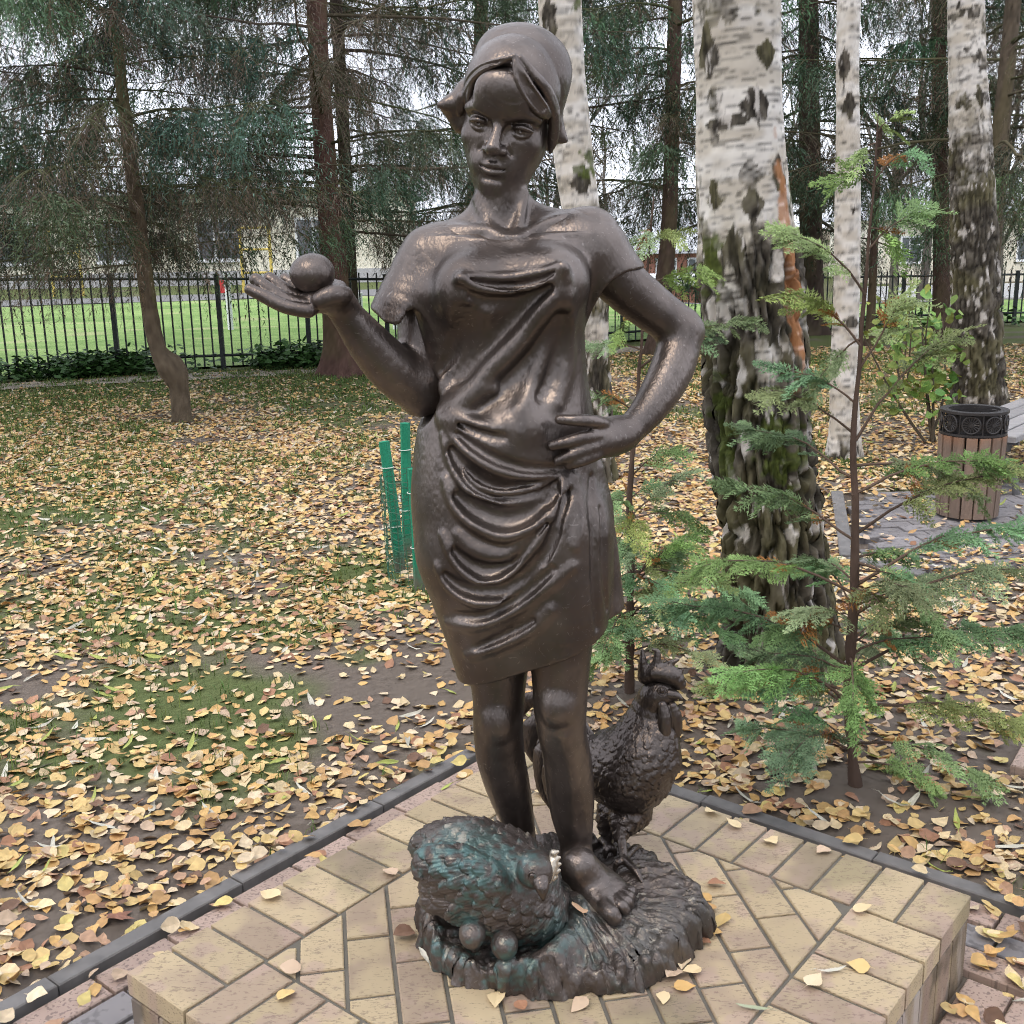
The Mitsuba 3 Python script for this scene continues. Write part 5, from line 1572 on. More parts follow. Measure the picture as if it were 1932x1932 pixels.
# ---- headscarf and hair
scarf = Field()
hell((-.003, .028, .050), (.084, .106, .088), k=.0, fld=scarf)
hell((.014, .045, .080), (.080, .085, .066), k=.03, fld=scarf)
scarf.chain([S(944, 90, .06), S(985, 93, .07), S(1016, 112, .08)], [.020, .026, .024], k=.06)
scarf.chain([S(1034, 140, .06), S(1038, 190, .055), S(1040, 228, .05)], [.022, .020, .016], k=.03)
# wings folded back at both sides
scarf.chain([S(884, 176, .05), S(866, 192, .05), S(846, 197, .045), S(829, 198, .04)], [.026, .022, .014, .005], k=.012)
scarf.cone(S(872, 225, .07), S(840, 205, .06), .026, .008, k=.015)
scarf.chain([S(1030, 225, .07), S(1048, 250, .065), S(1066, 264, .06)], [.030, .019, .006], k=.012)
# open front: everything before a slanted arch is cut away
hell((-.008, -.128, -.005), (.092, .102, .118), k=.008, op='s', fld=scarf)

hair = Field()
hell((0, .005, .052), (.088, .098, .094), k=.0, fld=hair)
hell((0, -.092, .008), (.077, .082, .094), k=.008, op='s', fld=hair)
hair_base = Field(); hair_base.items = list(hair.items)


def lock(pts, r, k=.006, flat=None):
    hair.chain([H(*p) for p in pts], r, k=k, n=13)


PT = (.012, -.090, .118)
for i, o in enumerate(np.linspace(0, 1, 6)):      # left sweep, lying close to the brow
    lock([(PT[0] - .003 * i, PT[1] + .003 * i, PT[2] - .003 * i + .004), (-.022 - .006 * o, -.088 + .008 * o, .104 - .004 * o), (-.052 - .008 * o, -.070 + .014 * o, .080 - .004 * o), (-.074 - .006 * o, -.042 + .022 * o, .045 - .006 * o), (-.080 - .004 * o, -.026 + .026 * o, .008 - .012 * o)],
         [.0045, .0062, .0070, .0060, .002], k=.003)
for i, o in enumerate(np.linspace(0, 1, 4)):      # heavy bang sweeping right across the forehead
    lock([(PT[0] + .003 * i, PT[1] + .001 * i, PT[2] - .003 * i + .003), (.024 + .010 * o, -.099 + .004 * o, .092 + .002 * o), (.041 + .012 * o, -.095 + .009 * o, .064 + .004 * o), (.064 + .007 * o, -.074 + .012 * o, .038 + .006 * o), (.078 + .003 * o, -.050 + .010 * o, .024 + .004 * o)],
         [.004, .0075, .0092, .0078, .0025], k=.003)
for i, o in enumerate(np.linspace(0, 1, 4)):      # locks behind it, under the scarf's edge
    lock([(PT[0] + .010, PT[1] + .006, PT[2] + .002), (.048 + .006 * o, -.084 + .008 * o, .096 - .002 * o), (.070 + .006 * o, -.060 + .014 * o, .066), (.084 + .004 * o, -.034 + .014 * o, .030), (.086 + .002 * o, -.022 + .014 * o, -.006 - .012 * o)],
         [.004, .006, .007, .0065, .003], k=.003)
for i in range(4):
    o = i / 3
    hair.chain([H(.020 + .004 * i, -.104, .108 - .002 * i), H(.030 + .010 * o, -.1055 + .006 * o, .088), H(.048 + .012 * o, -.1005 + .010 * o, .062 + .004 * o), H(.070 + .006 * o, -.078 + .010 * o, .037 + .007 * o)], [.001, .0022, .0024, .001], k=.003, op='s')
    hair.chain([H(-.002 - .004 * i, -.098 + .002 * i, .116 - .003 * i), H(-.030 - .006 * o, -.0935 + .008 * o, .104 - .004 * o), H(-.060 - .006 * o, -.0735 + .014 * o, .079 - .004 * o), H(-.080 - .005 * o, -.044 + .022 * o, .042)], [.001, .0020, .0022, .001], k=.003, op='s')
for s in (-1, 1):
    e = -.012 if s < 0 else -.045
    lock([(s * .086, -.028, .03), (s * .089, -.02, (e + .03) / 2), (s * .086, -.012, e)], [.008, .010, .003])
statue = thing('bronze_statue', 'dark bronze statue of a barefoot girl in a draped dress, hand on hip', 'statue')


def sculpt(field, h, refine, rough=.0004, seed=0):
    v, f = field.mesh(h, refine=refine)
    n = normals_of(v, f)
    d = meshkit.fbm(v * 70, 3, seed=seed) - .5
    d2 = meshkit.fbm(v * np.array([160, 160, 60]), 2, seed=seed + 3) - .5
    return v + n * (d * 1.3 * rough + d2 * .9 * rough)[:, None], f




def sculpt_body():
    v, f = sculpt(body, .0040, 0)
    cut = lambda p: (p - S(945, 375, .03)) @ np.array([0, -.2, .98])
    v2, f2 = body.mesh(.0022, 0, lo=S(945, 390, -.02) + [-.16, -.16, -.02], hi=S(945, 60, .0) + [.17, .20, .05])
    n2 = normals_of(v2, f2)
    v2 = v2 + n2 * ((meshkit.fbm(v2 * 70, 3) - .5) * .0006)[:, None]
    f, f2 = f[cut(v[f].mean(1)) < .0015], f2[cut(v2[f2].mean(1)) > -.0015]
    return join([(v, f), (v2, f2)])


obj('body', sculpt_body(), 'bronze', statue, smooth=True)
obj('dress', sculpt(dress, .0038, 0, seed=4), 'bronze', statue, smooth=True)
obj('headscarf', sculpt(scarf, .0033, 0, seed=8), 'bronze', statue, smooth=True)
obj('hair', sculpt(hair, .0023, 0, .0004, seed=9), 'bronze', statue, smooth=True)
egg = Field()
egg.ell(S(587, 516, HD), (.037, .036, .032), k=0); egg.ell(S(594, 516, HD), (.033, .034, .0315), k=.01)
obj('egg', sculpt(egg, .004, 1, .0004), 'bronze', None, smooth=True, label='bronze egg lying in the raised open palm of the statue', category='egg')
# ================================================================ the cast base with the nest, the hen and the rooster
BC = np.array([.078, 2.056])


def base_height(x, y):
    """Top of the cast base at (x, y), before the rim falls away."""
    p = np.stack([x * 9, y * 9, x * 0 + 2.0], -1)
    z = .383 + .012 * (meshkit.fbm(p, 3, seed=11) - .5)
    nx, ny = x + .045, y - 1.965
    d = np.hypot(nx / .165, ny / .135)
    z = z + .030 * np.exp(-((d - 1.0) / .22) ** 2) - .045 * np.clip(1 - d / .85, 0, 1) ** .6
    return z - .035 * np.clip((1.98 - y) / .15, 0, 1)


def cast_base():
    nt, nr = 600, 110
    th = np.linspace(0, 2 * np.pi, nt, endpoint=False)
    c, s = np.cos(th), np.sin(th)
    q = np.stack([c * 2.2, s * 2.2, c * 0], -1)
    edge = .98 + .10 * (meshkit.fbm(q, 2, seed=21) - .5) + .07 * (meshkit.fbm(q * 5, 3, seed=22) - .5) + .05 * np.clip(meshkit.noise(q * 6.5, 23) - .62, 0, 1) * 2
    rows = []
    rad = np.r_[np.linspace(.012, .93, 90), .95, .968, .982, .992, 1.0, 1.004]
    fall = np.interp(rad, [0, .78, .90, .95, .975, .992, 1.0, 1.004], [0, 0, .05, .13, .25, .48, .72, 1.0])
    for r, fl in zip(rad, fall):
        x, y = BC[0] + c * .302 * r * edge, BC[1] + s * .238 * r * edge
        p = np.stack([x, y, x * 0], -1)
        z = base_height(x, y)
        lay = meshkit.fbm(np.stack([th * 15 + 6 * meshkit.noise(p * 8, 6), r * 3 + 0 * th, 0 * th], -1), 3, seed=31) - .5      # strands running outward
        z = z + (.006 + .034 * np.clip((r - .45) / .4, 0, 1)) * lay * (1 - .5 * fl)
        z = z + .010 * (meshkit.fbm(p * 55, 3, seed=33) - .5) + .012 * (meshkit.fbm(p * 20, 2, seed=34) - .5)
        z = PZ + .001 + (z - PZ) * (1 - fl)
        rows.append(np.stack([x, y, z], -1))
    v = np.concatenate(rows)
    n = len(rad)
    i, j = np.meshgrid(np.arange(n - 1), np.arange(nt), indexing='ij')
    f = np.stack([i * nt + j, (i + 1) * nt + j, (i + 1) * nt + (j + 1) % nt, i * nt + (j + 1) % nt], -1).reshape(-1, 4)
    v = np.vstack([v, [[BC[0], BC[1], base_height(np.array([BC[0]]), np.array([BC[1]]))[0]]]])
    k = np.arange(nt)
    f = np.vstack([f[:, [0, 1, 2]], f[:, [0, 2, 3]], np.stack([k * 0 + len(v) - 1, k, (k + 1) % nt], 1)])
    nn = normals_of(v, f)
    crag = meshkit.fbm(v * np.array([38, 38, 14]), 4, seed=41) - .5
    rim = np.clip((np.hypot((v[:, 0] - BC[0]) / .302, (v[:, 1] - BC[1]) / .238) - .80) / .15, 0, 1)
    v = v + nn * ((crag * .055 + .030 * (meshkit.fbm(v * np.array([16, 16, 3]), 2, seed=44) - .5)) * rim)[:, None]
    v[:, 2] = np.maximum(v[:, 2], PZ + .001)
    return v, f


obj('statue_base', cast_base(), 'verdigris', None, smooth=True, label='round bronze base of ragged straw with a nest, under the statue', category='base')


def feathers(v, f, flow, size, length, height, seed, where=None, ragged=.35):
    """Raises overlapping feathers on the surface: each rises from its root to its tip along the flow."""
    n = normals_of(v, f)
    t = flow(v); t = t - n * (t * n).sum(1, keepdims=True); t /= np.linalg.norm(t, axis=1, keepdims=True) + 1e-9
    r = np.random.default_rng(seed)
    order = r.permutation(len(v))
    kept, tree_pts = [], []
    grid = {}
    for i in order:                                        # scattered so that no two roots are nearer than their size
        c = tuple(np.floor(v[i] / size).astype(int))
        ok = True
        for a in (-1, 0, 1):
            for b in (-1, 0, 1):
                for e in (-1, 0, 1):
                    for j in grid.get((c[0] + a, c[1] + b, c[2] + e), ()):
                        if ((v[i] - v[j]) ** 2).sum() < size * size: ok = False; break
                    if not ok: break
                if not ok: break
            if not ok: break
        if ok: grid.setdefault(c, []).append(i); kept.append(i)
    K = np.array(kept)
    tree = cKDTree(v[K])
    _, nb = tree.query(v, k=12)
    hsc = r.uniform(1 - ragged, 1 + ragged, len(K)); ang = r.uniform(-ragged, ragged, len(K))
    best = np.zeros(len(v))
    for q in range(12):
        j = nb[:, q]; o = v[K[j]]; tt, no = t[K[j]], n[K[j]]
        sd = np.cross(no, tt)
        ca, sa = np.cos(ang[j])[:, None], np.sin(ang[j])[:, None]
        tt, sd = tt * ca + sd * sa, sd * ca - tt * sa
        d = v - o
        a = (d * tt).sum(1) / length + .45; b = (d * sd).sum(1) / (size * .78)
        w = np.sqrt(np.clip(1 - np.clip((a - .55) / .45, 0, 1) ** 2, 0, 1))
        inside = (a > 0) & (a < 1) & (np.abs(b) < w)
        prof = a * (1 - .45 * (b / np.maximum(w, .05)) ** 2) + .05 * np.cos(b * 14)
        best = np.maximum(best, np.where(inside, prof * hsc[j], 0))
    hh = height if where is None else height * where(v)
    return v + n * (best * hh)[:, None]


# ---- the hen
HY = 1.985
hb = Field()
hb.ell(P(918, 1652, HY + .01), (.128, .120, .088), k=0, R=rotz(-.35))
hb.ell(P(980, 1700, HY - .025), (.080, .080, .072), k=.04)
hb.ell(P(1028, 1718, HY + .0), (.046, .070, .055), k=.03)
hb.chain([P(880, 1615, HY + .06), P(835, 1600, HY + .075), P(800, 1596, HY + .08)], [.07, .05, .026], k=.03)
hb.ell(P(872, 1652, HY - .075), (.095, .040, .055), k=.015, R=rotz(-.25) @ roty(.25))           # folded wing
hb.chain([P(830, 1662, HY - .06), P(822, 1690, HY - .07), P(850, 1705, HY - .085)], [.03, .025, .02], k=.015)
hb.chain([P(945, 1690, HY - .03), P(972, 1668, HY - .045), P(996, 1642, HY - .055)], [.070, .050, .030], k=.025)
hb.ell(P(1011, 1640, HY - .090), (.036, .040, .035), k=.010)
hen_body = hb
hx = Field()
hx.chain([P(1018, 1656, HY - .112), P(1023, 1677, HY - .136), P(1025, 1698, HY - .142)], [.018, .012, .003], k=.004)
hc = Field()
hc.chain([P(1034, 1660, HY - .105), P(1042, 1632, HY - .095), P(1044, 1608, HY - .08)], [.008, .010, .006], k=.0)
for px, py in ((1052, 1607), (1055, 1618), (1056, 1630), (1055, 1642), (1050, 1654)):
    hc.cone(P(px - 6, py + 2, HY - .09), P(px, py, HY - .09), .007, .0035, k=.004)
hen_head_px = P(1013, 1644, HY - .100)


def near_head(c, r):
    return lambda v: np.clip(np.linalg.norm(v - c, axis=1) / r - .75, 0, 1)


hen = thing('bronze_hen', 'bronze hen with blue green patina brooding on the nest at the front', 'hen')
v, f = hen_body.mesh(.0042, 1)
v = feathers(v, f, lambda p: np.array([-.85, .25, -.25]) + 0 * p, .020, .044, .0095, 5, near_head(hen_head_px, .062), .22)
n = normals_of(v, f); v = v + n * ((meshkit.fbm(v * np.array([120, 120, 160]), 2, seed=3) - .5) * .0012)[:, None]
obj('body', (v, f), 'verdigris', hen, smooth=50)
obj('beak', sculpt(hx, .003, 0, .0003), 'bronze', hen, smooth=True)
obj('comb', sculpt(hc, .003, 1, .0004), 'bronze_worn', hen, smooth=True, label='polished bright comb')
for s, (px, py) in ((0, (1004, 1652)),):
    e = P(px, py, HY - .126)
    obj('eye', (lambda m: (np.array(m.vertices) * [.0055, .004, .0055] + e, np.array(m.faces)))(trimesh.creation.icosphere(2)), 'bronze', hen, smooth=True)
    obj('eyelid', tube([e + [.0078 * math.cos(a), -.0005, .0078 * math.sin(a)] for a in np.linspace(0, 2 * math.pi, 17)], .0014, 6), 'bronze', hen, smooth=True)
for k, (px, py, dy, lab) in enumerate(((891, 1768, -.115, 'bronze egg in the nest below the hen, the left one of the two'), (952, 1789, -.125, 'bronze egg in the nest below the hen, nearest to the rim'))):
    ef = Field(); c = P(px, py - 4, HY + dy)
    ef.ell(c, (.024, .028, .026), k=0, R=rotz(.3 * k) @ rotx(-.4)); ef.ell(c + [0, .006, .004], (.0225, .025, .024), k=.01)
    obj('nest_egg', sculpt(ef, .004, 1, .0006), 'verdigris', None, smooth=True, label=lab, category='egg')

# ---- the rooster
RY = 2.245
rb = Field()
rb.ell(P(1188, 1450, RY), (.090, .10, .090), k=0, R=roty(-.25))
rb.ell(P(1210, 1432, RY - .03), (.064, .075, .086), k=.03)
rb.ell(P(1155, 1445, RY + .03), (.085, .080, .070), k=.03)
rb.chain([P(1212, 1420, RY - .02), P(1220, 1370, RY - .02), P(1232, 1325, RY - .025)], [.062, .049, .037], k=.035)
rb.ell(P(1244, 1308, RY - .035), (.038, .034, .032), k=.015)
rb.chain([P(1252, 1385, RY - .055), P(1248, 1430, RY - .06)], [.028, .038], k=.03)
rb.chain([P(1190, 1530, RY - .02), P(1176, 1556, RY - .045), P(1172, 1578, RY - .065)], [.045, .026, .012], k=.012)
rb.chain([P(1160, 1535, RY + .01), P(1152, 1560, RY - .0), P(1150, 1580, RY - .01)], [.040, .024, .012], k=.012)
rw = Field()
for pts in ([(1250, 1330, -.068), (1254, 1360, -.072), (1254, 1392, -.072)], [(1268, 1332, -.062), (1274, 1355, -.060), (1275, 1380, -.058)]):
    rw.chain([P(a, b, RY + c) for a, b, c in pts], [.010, .0145, .0135], k=.004)
rk = Field()
rk.chain([P(1217, 1278, RY - .03), P(1240, 1268, RY - .035), P(1262, 1272, RY - .04), P(1282, 1290, RY - .042)], [.015, .021, .021, .014], k=0)
rk.chain([P(1216, 1272, RY - .03), P(1213, 1248, RY - .03), P(1212, 1225, RY - .028)], [.014, .009, .0025], k=.006)
rk.chain([P(1236, 1264, RY - .035), P(1240, 1243, RY - .035), P(1240, 1229, RY - .034), P(1232, 1226, RY - .034)], [.013, .009, .006, .003], k=.006)
rk.chain([P(1256, 1266, RY - .04), P(1264, 1254, RY - .04), P(1279, 1245, RY - .042)], [.011, .008, .003], k=.006)
rk.chain([P(1272, 1278, RY - .04), P(1282, 1270, RY - .04), P(1288, 1263, RY - .042)], [.009, .006, .003], k=.005)
rx_ = Field()
rx_.chain([P(1262, 1309, RY - .055), P(1276, 1312, RY - .062), P(1288, 1321, RY - .068)], [.013, .0085, .002], k=0)
rx_.chain([P(1262, 1317, RY - .053), P(1276, 1321, RY - .06)], [.008, .003], k=.003)
rl = Field()
ZT = .392
for a, foot, toes in (((1172, 1574, -.062), (1177, 1622), [(1196, 1648), (1211, 1664), (1208, 1598), (1160, 1640)]), ((1150, 1578, -.012), (1148, 1598), [(1130, 1588), (1160, 1612), (1142, 1616)])):
    kf = G(*foot, ZT + .012)
    rl.cone(P(a[0], a[1], RY + a[2]), kf, .0105, .009, k=.004)
    for tx in toes:
        tp = G(*tx, ZT - .004); m = (kf * .45 + tp * .55) + [0, 0, .008]
        rl.chain([kf, m, tp], [.0085, .0085, .004], k=.004)
rooster = thing('bronze_rooster', 'bronze rooster with spiky comb standing behind the leg of the statue', 'rooster')
v, f = rb.mesh(.0042, 1)
hd = P(1246, 1308, RY - .04)


def rooster_flow(p):
    z = np.clip((p[:, 2] - P(1222, 1400, RY)[2]) / .06, 0, 1)[:, None]
    return np.array([-.8, .3, -.35]) * (1 - z) + np.array([-.1, .1, -1.0]) * z


v = feathers(v, f, rooster_flow, .0125, .040, .0048, 9, near_head(hd, .060), .35)
n = normals_of(v, f); v = v + n * ((meshkit.fbm(v * np.array([150, 150, 80]), 3, seed=13) - .5) * .0022)[:, None]
obj('body', (v, f), 'bronze_dark', rooster, smooth=50)
obj('comb', sculpt(rk, .003, 1, .0008, seed=2), 'bronze_dark', rooster, smooth=True)
obj('beak', sculpt(rx_, .003, 0, .0003), 'bronze_dark', rooster, smooth=True)
obj('wattle', sculpt(rw, .003, 1, .0004), 'bronze_dark', rooster, smooth=True)
obj('legs', sculpt(rl, .0035, 1, .0006), 'bronze_dark', rooster, smooth=True)
e = P(1249, 1303, RY - .074)
obj('eye', (lambda m: (np.array(m.vertices) * [.006, .004, .006] + e, np.array(m.faces)))(trimesh.creation.icosphere(2)), 'bronze_dark', rooster, smooth=True)
obj('eyelid', tube([e + [.009 * math.cos(a), -.001, .009 * math.sin(a)] for a in np.linspace(0, 2 * math.pi, 17)], .0016, 6), 'bronze_dark', rooster, smooth=True)
TAIL = [[(1120, 1420, .05), (1060, 1372, .09), (1010, 1366, .10), (998, 1400, .10), (1008, 1430, .10)], [(1120, 1430, .05), (1060, 1400, .07), (1025, 1420, .08), (1022, 1470, .08), (1044, 1522, .07)],
        [(1120, 1415, .06), (1060, 1340, .12), (1005, 1318, .14), (985, 1340, .15)], [(1120, 1425, .07), (1070, 1385, .12), (1030, 1395, .13), (1018, 1440, .13), (1030, 1490, .12)],
        [(1120, 1440, .04), (1075, 1430, .05), (1040, 1460, .06), (1046, 1505, .06), (1070, 1528, .05)]]
for pts in TAIL:
    tf = Field()
    tf.chain([P(a, b, RY + c) for a, b, c in pts], np.interp(np.linspace(0, 1, len(pts)), [0, .5, 1], [.018, .024, .012]), k=0, flat=((.35, .94, 0), 2.2))
    obj('tail_feather', sculpt(tf, .005, 1, .0008), 'bronze_dark', rooster, smooth=True)
# ================================================================ fallen leaves and grass
def leaf_shape(r, kind='birch'):
    """A unit leaf lying in xy, stem end at the origin side, curled. 11 vertices."""
    if kind == 'birch': prof = [(0, .0), (.10, .22), (.26, .38), (.45, .36), (.66, .24), (.85, .10), (1.0, .0)]
    elif kind == 'round': prof = [(0, .05), (.08, .30), (.28, .43), (.52, .42), (.74, .31), (.90, .14), (1.0, .0)]
    else: prof = [(0, .0), (.15, .05), (.35, .085), (.55, .085), (.75, .06), (.9, .03), (1.0, .0)]
    fold, curl, tw = r.uniform(-.10, .50), r.uniform(-.30, .60), r.uniform(-.3, .3)
    L, Rr, M = [], [], []
    for x, w in prof:
        w1, w2 = w * r.uniform(.88, 1.12), w * r.uniform(.88, 1.12)
        z = curl * (x - .5) ** 2
        M.append([x - .5, 0, z])
        L.append([x - .5, w1, z + fold * w1 * .7 + tw * w1 * (x - .5) + r.normal(0, .012)])
        Rr.append([x - .5, -w2, z + fold * w2 * .7 - tw * w2 * (x - .5) + r.normal(0, .012)])
    n = len(prof)
    v = np.array(M + L + Rr)
    f = []
    for k in range(n - 1):
        f += [[k, k + 1, n + k + 1], [k, n + k + 1, n + k], [k, 2 * n + k, 2 * n + k + 1], [k, 2 * n + k + 1, k + 1]]
    st = len(v)
    v = np.vstack([v, [[-.5, .012, M[0][2]], [-.5, -.012, M[0][2]], [-.78, .05, M[0][2] - .03]]])
    f.append([st, st + 1, st + 2])
    f = [t for t in f if len(set(t)) == 3]
    return v, np.array(f)


def low_leaf(r):
    a, c = r.uniform(-.1, .4), r.uniform(-.3, .5)
    x = np.array([-.5, -.2, .15, .5]); w = np.array([0, .38, .30, 0]) * r.uniform(.85, 1.15, 4)
    z = c * x ** 2
    v = np.array([[-.5, 0, z[0]], [-.2, w[1], z[1] + a * .25], [.15, w[2], z[2] + a * .2], [.5, 0, z[3]], [.15, -w[2] * .95, z[2] + a * .2], [-.2, -w[1] * 1.05, z[1] + a * .25], [-.02, 0, 0]])
    return v, np.array([[0, 6, 1], [1, 6, 2], [2, 6, 3], [3, 6, 4], [4, 6, 5], [5, 6, 0]])


_lr = np.random.default_rng(55)
LOW = [low_leaf(_lr) for _ in range(8)]
LEAVES = [leaf_shape(_lr, 'birch') for _ in range(10)] + [leaf_shape(_lr, 'round') for _ in range(6)]
WILLOW = [leaf_shape(_lr, 'willow') for _ in range(5)]


def lobed_leaf(r):
    """A red oak or maple leaf with pointed lobes."""
    pts = []
    for k, (a, l) in enumerate(((0, 1.0), (.35, .45), (.75, .85), (1.15, .38), (1.7, .70), (2.2, .30), (2.75, .42))):
        pts.append((a, l * r.uniform(.9, 1.1)))
    ang = [-a for a, l in pts[:0:-1]] + [a for a, l in pts]
    ln = [l for a, l in pts[:0:-1]] + [l for a, l in pts]
    v = [[0, 0, .02]] + [[math.cos(a) * l * .6, math.sin(a) * l * .6, r.normal(.02, .03)] for a, l in zip(ang, ln)]
    n = len(ang)
    f = [[0, 1 + k, 1 + (k + 1) % n] for k in range(n)]
    return np.array(v), np.array(f)


LOBED = [lobed_leaf(_lr) for _ in range(3)]
PAL = np.array([[.58, .42, .18], [.62, .49, .29], [.62, .50, .34], [.54, .34, .13], [.48, .29, .125], [.43, .265, .17], [.33, .17, .10], [.50, .37, .26], [.17, .095, .06], [.55, .45, .17]])
PW = np.array([.19, .16, .10, .17, .13, .08, .05, .06, .03, .03])
PNAME = ['yellow', 'pale yellow', 'cream coloured', 'amber', 'orange', 'pinkish brown', 'reddish brown', 'beige', 'dark brown', 'lemon yellow']


def leaf_density(x, y):
    p = np.stack([x, y, 0 * x], -1)
    n_ = meshkit.fbm(p * .8, 3, seed=71) * .55 + meshkit.fbm(p * 2.6, 3, seed=72) * .45
    d = np.clip((n_ - .28) / .22, .20, 1)
    d = d * np.where((y > 9.5) & (x < 1), np.interp(y, [9.5, 13.0], [.85, .30]), 1)
    d = d * np.where((x > .3) & (y > 9), np.interp(y, [9, 14, 17], [1, .6, .35]), 1)
    bare = np.exp(-((x + .55) / 1.0) ** 2 - ((y - 3.85 - .12 * x) / .33) ** 2)
    d = d * (1 - .55 * bare)
    d = np.where((x > .3) & (x < 1.8) & (y < 4.2), np.clip(d * 1.3, .25, 1), d)
    u, v = plinth_uv(x, y)
    out = np.maximum(np.maximum(-u, u - LU), np.maximum(-v, v - LV))
    d = np.where(out < .37, np.where(v > LV - .05, .55, .07), d)
    d = np.where((out > .37) & (out < .60), np.maximum(d, .8), d)
    d = np.where(out < .012, 0, d)
    d = np.where(in_poly(x, y, PAVE), np.where(y < 5.45 + .1 * x - .2, .75, .10), d)
    for tx, ty, tr in ((-1.875, 12.72, .55), (.983, 2.956, .13), (.97, 3.94, .28), (.405, 3.67, .10)):
        d = d * np.clip((np.hypot(x - tx, y - ty) - tr * .55) / (tr * .6), .0, 1)
    return d


def place_leaf(lv, x, y, z, size, az, tx, ty):
    R_ = rotz(az) @ rotx(tx) @ roty(ty)
    return (lv[0] * size) @ R_.T + np.array([x, y, z])


r5 = np.random.default_rng(91)
NL = 200000
yy = np.sqrt(r5.uniform(1.0 ** 2, 15.5 ** 2, NL)); xx = r5.uniform(-.64, .70, NL) * (yy + .5)
keep = r5.uniform(size=NL) < leaf_density(xx, yy)
keep &= yy < fence_y(xx) - .2
xx, yy = xx[keep], yy[keep]
u_, v_ = plinth_uv(xx, yy)
zz = ground_z(xx, yy)
out_ = np.maximum(np.maximum(-u_, u_ - LU), np.maximum(-v_, v_ - LV))
zz = np.where(out_ < .38, GZ + .014, zz + .012 * (meshkit.fbm(np.stack([xx * 16, yy * 16, 0 * xx], -1), 3, seed=4) - .5) * np.clip((5.5 - yy) / 3, 0, 1) * (np.abs(xx) < 3))
zz = np.where((out_ > .295) & (out_ < .38), GZ + .026, zz)
zz = np.where(in_poly(xx, yy, PAVE), GZ + .008, zz)
cand = []
q = np.stack([xx, yy, zz], -1) - CAM
w = q @ _fw
sx, sy = 966 + FOC * (q @ _rt) / w, 966 - FOC * (q @ _up) / w
inview = (sx > 5) & (sx < 1927) & (sy > 5) & (sy < 1927)
# those the statue and the plinth hide are no use as single leaves
hid = (np.abs(sx - 960) < 175) & (sy > 400) & (sy < 1500)
rank = np.where(inview & ~hid, w, 99)
single = set(np.argsort(rank)[:262].tolist())
SV, SF, SC, n0 = [], [], [], 0
mats = []
for k in range(len(xx)):
    kind = r5.random()
    ci = r5.choice(len(PAL), p=PW)
    col = PAL[ci] * r5.uniform(.78, 1.12)
    if kind < .035: lv, size, nm, col = WILLOW[r5.integers(5)], r5.uniform(.07, .11), 'willow', np.array([.50, .48, .40]) * r5.uniform(.8, 1.2) if r5.random() < .6 else np.array([.34, .38, .10])
    elif kind < .041 and k in single: lv, size, nm, col = LOBED[r5.integers(3)], r5.uniform(.07, .10), 'lobed', np.array([.25, .12, .08]) * r5.uniform(.8, 1.2)
    else: lv, size, nm = (LEAVES[r5.integers(len(LEAVES))] if yy[k] < 3.3 else LOW[r5.integers(8)]), r5.uniform(.024, .058), 'birch'
    lift = .003 + .011 * r5.random() ** 2
    v = place_leaf(lv, xx[k], yy[k], zz[k] + lift, size, r5.uniform(0, 6.283), r5.normal(0, .26), r5.normal(0, .26))
    vv = np.tile(col, (len(v), 1)) * (.9 + .2 * (np.arange(len(v)) % 3 == 0))[:, None]
    if k in single:
        side = 'left of the plinth' if xx[k] < 0 else 'right of the plinth'
        if nm == 'willow': lab = f'narrow grey green willow leaf fallen {side}'
        elif nm == 'lobed': lab = f'lobed reddish brown leaf fallen {side}'
        else: lab = f'fallen {PNAME[ci]} birch leaf lying on the soil {side}'
        obj('fallen_leaf', (v, lv[1]), 'leaf_vc', None, color=np.clip(vv, .01, .8), label=lab, category='leaf', group=lab.replace('leaf', 'leaves'))
    else:
        SV.append(v); SF.append(lv[1] + n0); n0 += len(v); SC.append(vv)
obj('leaf_litter', (np.vstack(SV), np.vstack(SF)), 'leaf_vc', None, color=np.clip(np.vstack(SC), .01, .8), label='carpet of yellow and orange fallen birch leaves over the park ground', category='leaves', kind='stuff')

ONP = [(1326, 1694, 3, 'beside the right rim of the bronze base, uppermost'), (1334, 1712, 4, 'half under another at the right rim of the base'), (1343, 1752, 3, 'flat on a tile at the right of the base'), (1362, 1738, 0, 'small one right of the base rim'), (1328, 1772, 6, 'brownish at the lower right rim of the base'),
       (1288, 1816, 2, 'large pale one at the front right of the base'), (1304, 1834, 1, 'in the pile at the front right of the base'), (1268, 1838, 7, 'in the pile close to the base front'), (1292, 1860, 3, 'amber, below the pile at the front right'), (1252, 1882, 1, 'at the lower picture edge right of the base'),
       (1628, 1717, 1, 'on the right corner border tiles'), (1618, 1822, 0, 'on the joint near the front right edge'), (1536, 1852, 2, 'curled, near the front right edge'), (1456, 1588, 1, 'on the back right border row'), (1382, 1556, 1, 'on the back right border row, further left'), (1340, 1530, 1, 'on the back right border row near the rooster'),
       (1552, 1604, 7, 'near the middle of the back right edge'), (590, 1612, 4, 'on the back left border row'), (735, 1644, 7, 'left of the hen near the tail'), (547, 1827, 7, 'on the left border tiles near the corner'), (541, 1876, 0, 'with a long stem near the left front'), (762, 1764, 8, 'dark and dry against the left rim of the base'),
       (936, 1886, 1, 'under the front rim of the base'), (985, 1900, 6, 'dark red, in front of the base'), (1092, 1896, 7, 'in front of the base, right of the middle'), (510, 1690, 1, 'on the left border row further back'), (1020, 1495, 1, 'between the legs of the statue at the back'), (1352, 1668, 6, 'brown, at the right rim near the back')]
